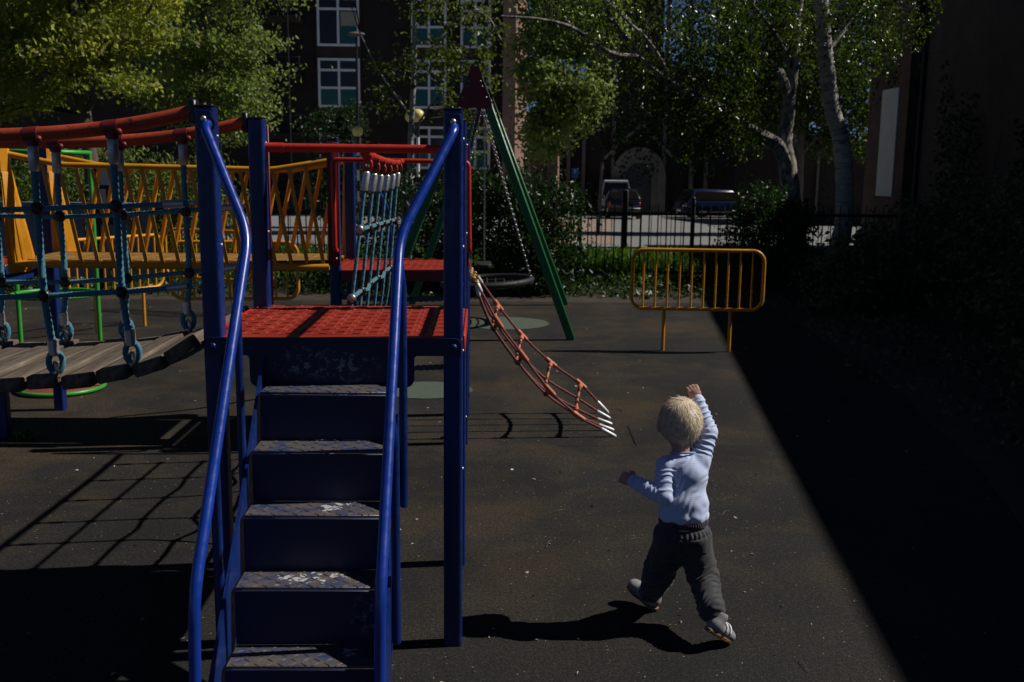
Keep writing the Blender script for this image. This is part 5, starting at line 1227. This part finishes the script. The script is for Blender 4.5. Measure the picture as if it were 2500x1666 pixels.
def mesh_obj(name, V, Fq, mat, parent, attrs=None):
    off = np.array(ROOTLOC.get(parent.name, (0,0,0))); me = bpy.data.meshes.new(name); V = V-off
    me.vertices.add(len(V)); me.vertices.foreach_set('co', V.astype(np.float32).ravel())
    k = Fq.shape[1]; me.loops.add(k*len(Fq)); me.loops.foreach_set('vertex_index', Fq.astype(np.int32).ravel())
    me.polygons.add(len(Fq)); me.polygons.foreach_set('loop_start', (np.arange(len(Fq))*k).astype(np.int32))
    try: me.polygons.foreach_set('loop_total', np.full(len(Fq), k, np.int32))
    except Exception: pass
    me.polygons.foreach_set('use_smooth', [True]*len(Fq))
    for an, av in (attrs or {}).items():
        a = me.attributes.new(an, 'FLOAT', 'POINT'); a.data.foreach_set('value', av.astype(np.float32))
    me.materials.append(mat); me.update(calc_edges=True); me.validate()
    o = bpy.data.objects.new(name, me); COL.objects.link(o); o.parent = parent; ROOTLOC[o.name] = Vector(tuple(off)); return o
def m_skin():
    m, nt, b = nmat('child_skin'); n = noise(nt, 60, 4)
    nt.links.new(ramp(nt, n, (0.3, 0.7), ((0.50,0.27,0.20), (0.60,0.35,0.27))), b.inputs['Base Color']); b.inputs['Roughness'].default_value = 0.5
    b.inputs['Subsurface Weight'].default_value = 0.15; b.inputs['Subsurface Radius'].default_value = (0.008, 0.003, 0.002); return m
def m_hair():
    m, nt, b = nmat('blond_hair'); a = nt.nodes.new('ShaderNodeAttribute'); a.attribute_name = 'rnd'
    nt.links.new(ramp(nt, a.outputs['Fac'], (0.0, 0.5, 1.0), ((0.50,0.38,0.25), (0.80,0.66,0.48), (0.95,0.87,0.71))), b.inputs['Base Color'])
    b.inputs['Roughness'].default_value = 0.42; b.inputs['Specular IOR Level'].default_value = 0.5; return m
def m_scalp():
    m, nt, b = nmat('downy_scalp'); v = mapping(nt, objcoord(nt), (160, 160, 30)); n = noise(nt, 1.5, 5, 0.6, v, 0.8)
    nt.links.new(ramp(nt, n, (0.3, 0.7), ((0.58,0.41,0.27), (0.80,0.62,0.43))), b.inputs['Base Color']); b.inputs['Roughness'].default_value = 0.55
    bump(nt, b, n, 0.5, 0.002); return m
def m_shirt():
    m, nt, b = nmat('striped_jersey'); a = nt.nodes.new('ShaderNodeAttribute'); a.attribute_name = 'stripe'
    s = math_(nt, 'SINE', math_(nt, 'MULTIPLY', a.outputs['Fac'], 2*math.pi/0.0066)); f = ramp(nt, s, (0.20, 0.75), (0.0, 1.0))
    c = mix(nt, f, (0.65,0.74,0.97), (0.49,0.60,0.94)); nt.links.new(mix(nt, ramp(nt, noise(nt, 14, 3), (0.3, 0.7), (0.0, 0.25)), c, (0.50,0.61,0.95)), b.inputs['Base Color'])
    b.inputs['Roughness'].default_value = 0.85; b.inputs['Sheen Weight'].default_value = 0.2
    bump(nt, b, noise(nt, 900, 2), 0.25, 0.0006); return m
def m_denim():
    m, nt, b = nmat('charcoal_denim'); n = noise(nt, 40, 6, 0.7)
    nt.links.new(ramp(nt, n, (0.3, 0.7), ((0.024,0.0245,0.028), (0.066,0.067,0.073))), b.inputs['Base Color']); b.inputs['Roughness'].default_value = 0.85; b.inputs['Sheen Weight'].default_value = 0.15
    bump(nt, b, noise(nt, 600, 3), 0.4, 0.001); return m
M['skin'], M['hair'], M['scalp'], M['shirt'], M['denim'] = m_skin(), m_hair(), m_scalp(), m_shirt(), m_denim()
M['shoe'] = m_simple('grey_suede', (0.3,0.7), ((0.20,0.195,0.205), (0.33,0.32,0.335)), 90, 0.8, 0.4, 0.001, 300)
M['gum'] = m_simple('gum_sole', (0.3,0.7), ((0.15,0.078,0.036), (0.22,0.12,0.055)), 60, 0.6, 0.3, 0.001, 200)
M['sock'] = m_simple('pale_blue_sock', (0.3,0.7), ((0.22,0.30,0.48), (0.40,0.48,0.62)), 120, 0.9, 0.4, 0.001, 300)
M['strap'] = paint('white_strap', (0.7,0.7,0.7), 0.5, 0.9, (0.5,0.5,0.5), 0.05)

kid = thing('person', 'toddler walking away in striped pale blue top and charcoal trousers, right arm raised', 'person', (0.72, 3.33, 0))
A = lambda *p: np.array(p, float)
pel, wai, che, nkb, hd = A(.718,3.335,.340), A(.716,3.335,.415), A(.722,3.355,.545), A(.715,3.372,.618), A(.707,3.412,.735)
shL, elL, wrL, haL = A(.651,3.352,.588), A(.634,3.300,.498), A(.543,3.345,.531), A(.508,3.362,.543)
shR, elR, wrR, haR = A(.772,3.372,.606), A(.809,3.405,.698), A(.776,3.452,.800), A(.750,3.468,.862)
hpL, knL, anL = A(.677,3.338,.318), A(.650,3.405,.170), A(.632,3.462,.055)
hpR, knR, anR = A(.757,3.335,.318), A(.790,3.315,.195), A(.800,3.192,.106)
# --- body: one continuous skin
B = SDF((.44,3.06,-.01), (.93,3.60,.90), 0.003)
B.ell(hd, (.0735,.088,.081), 0.01).ell(hd+A(0,.030,-.035), (.055,.056,.052), 0.02)
B.ell(hd+A(0,.088,-.020), (.0085,.011,.0085), 0.008)                       # nose
for s in (-1, 1):
    B.ell(hd+A(s*.038,.058,-.040), (.022,.022,.022), 0.015)                 # cheeks
    B.ell(hd+A(s*.0755,-.004,-.018), (.0085,.016,.022), 0.006)              # ears
    B.ell(hd+A(s*.028,.088,.004), (.012,.006,.007), 0.004, sub=True)        # eye sockets
B.ell(hd+A(0,.085,-.050), (.017,.008,.005), 0.005); B.ell(hd+A(0,.075,-.070), (.016,.014,.012), 0.01)   # lips, chin
B.cap(nkb+A(0,0,-.03), hd+A(0,-.012,-.065), .034, .033, 0.018)
B.cap(che, wai, .052, .060, 0.03).cap(wai, pel, .062, .070, 0.03)
for a, b, c in ((shL, elL, wrL), (shR, elR, wrR)): B.cap(nkb+A(0,0,-.04), a, .03, .024, 0.02).cap(a, b, .0235, .0195, 0.01).cap(b, c, .0195, .0135, 0.01)
for a, b, c in ((hpL, knL, anL), (hpR, knR, anR)): B.cap(pel, a, .05, .042, 0.02).cap(a, b, .042, .030, 0.012).cap(b, c, .030, .018, 0.012)
def hand(wr, tip, lat, curl, thumb):
    d = tip-wr; L = np.linalg.norm(d); d = d/L; lat = lat-d*(lat@d); lat /= np.linalg.norm(lat); nor = np.cross(d, lat)
    if nor@curl < 0: nor = -nor
    rot = np.stack([lat, d, nor], 1); c = wr+d*.024
    B.ell(c, (.0215,.024,.0115), 0.008, rot)
    for i, (o, l) in enumerate(((-.0165,.86), (-.0055,1.0), (.0055,.96), (.0160,.76))):
        k0 = wr+d*.040+lat*o; k1 = k0+(d*.80+nor*.55+lat*o*2)*.0165*l; k2 = k1+(d*.35+nor*.93)*.0130*l; k3 = k2+(d*-.15+nor*.95)*.0085*l
        B.cap(wr+d*.028+lat*o*.9, k0, .0068, .0064, 0.003).cap(k0, k1, .0062, .0058, 0.0022).cap(k1, k2, .0058, .0053, 0.0022).cap(k2, k3, .0052, .0044, 0.002)
    t0 = wr+d*.014+lat*thumb*.016; t1 = t0+(d*.45+lat*thumb*.75+nor*.35)*.017; t2 = t1+(d*.85+lat*thumb*.1+nor*.45)*.015
    B.cap(t0, t1, .0085, .0070, 0.004).cap(t1, t2, .0068, .0052, 0.003)
hand(wrR, haR, A(1,0,.35), A(-.35,1,0), -1)
hand(wrL, haL, A(0,.6,1), A(.2,.4,-1), 1)
V, Fq = B.mesh(); V = relax(V, Fq, 2, 0.4); mesh_obj('body', V, Fq, M['skin'], kid)
m = MB()
for s in (-1, 1): m.ball(tuple(hd+A(s*.028,.0755,.004)), .0085, 12, 8)
m.build('eyes', M['eye'] if 'eye' in M else M['black'], kid)
# --- shirt
def seg_t(V, a, b):
    ab = b-a; t = np.clip(((V-a)@ab)/(ab@ab), 0, 1); return t*np.linalg.norm(ab), np.linalg.norm(V-a-t[:, None]*ab, axis=1)
S = SDF((.48,3.20,.34), (.90,3.53,.86), 0.0028)
S.ell(che+A(0,0,.005), (.078,.062,.080), 0.02).ell(A(.717,3.340,.455), (.086,.070,.075), 0.03).ell(A(.717,3.336,.415), (.0885,.071,.036), 0.02)
S.cap(nkb+A(-.022,-.004,-.024), shL, .036, .034, 0.02).cap(nkb+A(.022,-.004,-.024), shR, .036, .034, 0.02)
S.cap(shL, elL, .0365, .0315, 0.008).cap(elL, wrL, .0325, .0235, 0.008)
S.cap(shR, elR, .0365, .0300, 0.014).cap(elR, wrR, .0305, .0215, 0.01)
S.cap(shR+A(-.02,-.005,-.035), shR, .032, .034, .02)
for e, w in ((elL, wrL), (elR, wrR)): d = (w-e)/np.linalg.norm(w-e); S.cap(w-d*.010, w+d*.004, .0225, .0222, 0.003)
V, Fq = S.mesh(); V = relax(V, Fq, 2, 0.4); Nn = vnormals(V, Fq)
tt = V[:, 2].copy(); best = np.full(len(V), 9.0); arm = np.zeros(len(V))
for (a, b, off, r0) in ((shL, elL, 0, .036), (elL, wrL, np.linalg.norm(elL-shL), .026), (shR, elR, 0, .036), (elR, wrR, np.linalg.norm(elR-shR), .026)):
    t, d = seg_t(V, a, b); w = (d < r0*1.25) & (d < best) & (t > .012); tt[w] = (t+off)[w]; best[w] = d[w]; arm[w] = (t+off)[w]+.001
nz = np.array([mnoise.noise(Vector(p)*38) for p in V]); nz2 = np.array([mnoise.noise(Vector(p)*17+Vector((5,2,1))) for p in V])
disp = 0.0012*nz2
right = V[:, 0] > .745
fold = np.where(arm > 0, np.maximum(0, np.sin(2*math.pi*(arm/0.021+0.55*nz2+0.25*nz)))*0.0040*np.where(right, 1.0, 0.7), 0)
tor = arm <= 0; ang = -V[:, 0]*0.62+V[:, 2]*0.78
fold += np.where(tor, np.abs(np.sin(2*math.pi*(ang/0.070+0.8*nz2)))**2.4*0.0018*np.clip((V[:, 2]-.37)/.03, 0, 1), 0)
fold += np.where(tor & (V[:, 2] < .47), 0.0018*np.sin(V[:, 0]*110+nz*2.0)*np.clip((.47-V[:, 2])/.05, 0, 1), 0)
V = V+Nn*(disp+fold)[:, None]
mesh_obj('shirt', V, Fq, M['shirt'], kid, {'stripe': tt})
m = MB()      # neckband
nb = [tuple(nkb+A(.045*math.cos(a), .037*math.sin(a)+.003, .012+.010*math.sin(a)*-1)) for a in np.linspace(0, 2*math.pi, 37)[:-1]]
m.tube(nb, 0.0042, 8, closed=True); m.build('neckband', M['sock'], kid)
# --- trousers
T = SDF((.52,3.10,.03), (.90,3.55,.44), 0.0028)
T.ell(A(.717,3.335,.345), (.100,.082,.062), 0.02).ell(A(.717,3.335,.395), (.0875,.072,.030), 0.015)
T.cap(hpL, knL, .066, .053, 0.02).cap(knL, anL+A(0,-.004,.018), .053, .040, 0.015)
T.cap(hpR, knR, .062, .051, 0.02).cap(knR, anR+A(-.006,.006,.026), .051, .042, 0.015)
d = (anR-knR)/np.linalg.norm(anR-knR); T.cap(anR+A(-.006,.006,.026)-d*.008, anR+A(-.006,.006,.026)+d*.006, .0455, .0455, 0.004)
V, Fq = T.mesh(); V = relax(V, Fq, 2, 0.4); Nn = vnormals(V, Fq)
nz = np.array([mnoise.noise(Vector(p)*34) for p in V]); nz2 = np.array([mnoise.noise(Vector(p)*15+Vector((1,7,3))) for p in V])
th = np.arctan2(V[:, 1]-3.335, V[:, 0]-.717); disp = 0.003*nz2+0.0012*nz
wb_ = np.clip(1-np.abs(V[:, 2]-.403)/.016, 0, 1); disp += wb_*0.0026*np.sin(th*52)+np.clip(1-np.abs(V[:, 2]-.380)/.006, 0, 1)*-0.004
disp += np.clip(1-np.abs(V[:, 2]-.365)/.020, 0, 1)*0.0022*np.sin(th*30+nz*2)
for (a, b, l0) in ((hpL, knL, 0), (knL, anL, .17), (hpR, knR, 0), (knR, anR, .13)):
    t, dd = seg_t(V, a, b); w = (dd < .072) & (V[:, 2] < .30); f = np.abs(np.sin(2*math.pi*((t+l0)/0.052+0.8*nz2+(V[:, 0]-.72)*6)))**3
    disp += np.where(w, f*0.0050*np.clip((.30-V[:, 2])/.05, 0, 1), 0)*0.7
for px_ in (.672, .762):
    w = (np.abs(V[:, 0]-px_) < .027) & (V[:, 2] > .295) & (V[:, 2] < .350) & (V[:, 1] < 3.31); disp += np.where(w, 0.0022, 0)
yk = .372-np.abs(V[:, 0]-.717)*-0.12-.022; disp += np.where((np.abs(V[:, 2]-yk) < .0022) & (V[:, 1] < 3.33), -0.0018, 0)
V = V+Nn*disp[:, None]; mesh_obj('trousers', V, Fq, M['denim'], kid)
# --- shoes
def shoe(heel, toe, up, lab=None):
    d = toe-heel; d /= np.linalg.norm(d); up = up-d*(up@d); up /= np.linalg.norm(up); lat = np.cross(d, up); Rm = np.stack([lat, d, up], 1)
    tf = lambda P: heel+np.asarray(P)@Rm.T
    Q = SDF((-.045,-.02,-.01), (.045,.16,.085), 0.0024)
    Q.ell((0,.022,.022), (.0245,.026,.026), 0.01).ell((0,.070,.020), (.0265,.050,.025), 0.015).ell((.002,.108,.018), (.0300,.033,.022), 0.012).cap((0,.022,.03), (0,.028,.058), .024, .024, 0.012)
    Q.ell((0,.028,.085), (.020,.022,.022), 0.004, sub=True)
    V, Fq = Q.mesh(); V = relax(V, Fq, 1, 0.4); V[:, 2] = np.maximum(V[:, 2], 0.004)
    o = mesh_obj('shoe', tf(V), Fq, M['shoe'], kid)
    out = []
    for a in np.linspace(0, 2*math.pi, 41)[:-1]:
        c, s = math.cos(a), math.sin(a); y = .066+.074*s; w = .0255+.0065*math.exp(-((y-.105)/.03)**2)-.003*math.exp(-((y-.06)/.02)**2)
        e = abs(c)**0.62*(1 if c > 0 else -1); out.append((w*e+(.002 if s > 0 else 0), y))
    m = MB(); m.prof(out, -0.008, 0.006, (Vector(heel), Vector(lat), Vector(d), Vector(up)), cham=0.0025); m.build('sole', M['gum'], o)
    m = MB()
    for yy in (.060, .084):
        m.tube([tuple(tf((x, yy, .020+.0285*math.sqrt(max(0, 1-(x/.0290)**2))))) for x in np.linspace(-.0285, .0285, 13)], 0.0042, 6)
    m.build('strap', M['strap'], o); return o
shoe(A(.774,3.138,.082), A(.858,3.204,.008), A(.60,.30,.72))
shoe(A(.652,3.452,.012), A(.566,3.540,.062), A(.25,-.1,1))
m = MB(); m.tube([tuple(anR+A(-.004,.008,.02)), tuple(anR+A(-.002,-.012,-.006)), (.798,3.166,.092)], [.026,.0245,.024], 16); m.build('sock', M['sock'], kid)
m = MB(); m.tube([tuple(anL+A(0,0,.02)), tuple(anL+A(0,.0,-.02))], [.026,.024], 16); m.build('sock', M['sock'], kid)
# --- hair: downy cap and fine strands growing out of the whorl
Hh = SDF(tuple(hd-A(.10,.12,.11)), tuple(hd+A(.10,.12,.11)), 0.0028); Hh.ell(hd, (.0760,.0905,.0840), 0.005)
X, Y, Z = np.meshgrid(*[Hh.ax[i]-hd[i] for i in range(3)], indexing='ij')
cut = np.maximum(Y-0.040-np.maximum(Z-0.01, 0)*0.85, -(Z+0.058-np.maximum(Y+0.02, 0)*0.75)); Hh.F = np.maximum(Hh.F, cut.astype(np.float32))
V, Fq = Hh.mesh(); V = relax(V, Fq, 1, 0.4); hc = mesh_obj('hair', V, Fq, M['scalp'], kid)
wh = A(.012,-.035,.075); vs = []; fs = []; rv = []
ns = 9000
for i in range(ns):
    u = rng.normal(size=3); u /= np.linalg.norm(u); p = u*A(.0755,.090,.0835)
    if p[1]-0.036-max(p[2]-0.01, 0)*0.85 > 0 or p[2] < -0.052+max(p[1]+.02, 0)*0.75: continue
    n_ = p/A(.0755,.090,.0835)**2; n_ /= np.linalg.norm(n_)
    g = p-wh; g = g-n_*(g@n_); sw = np.cross(n_, g); nape = p[2] < -0.018 and p[1] < -0.03 and abs(p[0]-0.012) < .045
    g = g/(np.linalg.norm(g)+1e-6)*0.8+sw/(np.linalg.norm(sw)+1e-6)*0.55+rng.normal(size=3)*(0.60 if nape else 0.36)+A(0,0,-.15); g = g-n_*(g@n_); g /= np.linalg.norm(g)
    L = rng.uniform(.016, .032)*(1.0 if not nape else 0.75); lift = rng.uniform(.06, .24)*(2.6 if nape or rng.uniform() < .06 else 1); tone = rng.uniform(0, 1); q = p.copy(); k = len(vs); seg = 5
    cl = 0.55*math.sin(40*p[0]+3)*(1 if nape else .35)
    for j in range(seg+1):
        w = rng.uniform(.0007, .0016)*(1-j/seg*0.8); sd = np.cross(n_, g); vs.append(hd+q-sd*w); vs.append(hd+q+sd*w); rv += [tone, tone]
        q = q+g*(L/seg)+n_*(lift*L/seg*(0.6+0.5*j/seg)); e = q/A(.0755,.090,.0835); r_ = np.linalg.norm(e)
        if r_ < 1.004: q = q/r_*1.006
        n_ = q/A(.0755,.090,.0835)**2; n_ /= np.linalg.norm(n_); g = g+sd*cl*0.5-n_*(0.0); g = g-n_*(g@n_)*0.9; g /= np.linalg.norm(g)
    for j in range(seg): fs.append((k+2*j, k+2*j+1, k+2*j+3, k+2*j+2))
mesh_obj('hair_strands', np.array(vs), np.array(fs), M['hair'], hc, {'rnd': np.array(rv)})
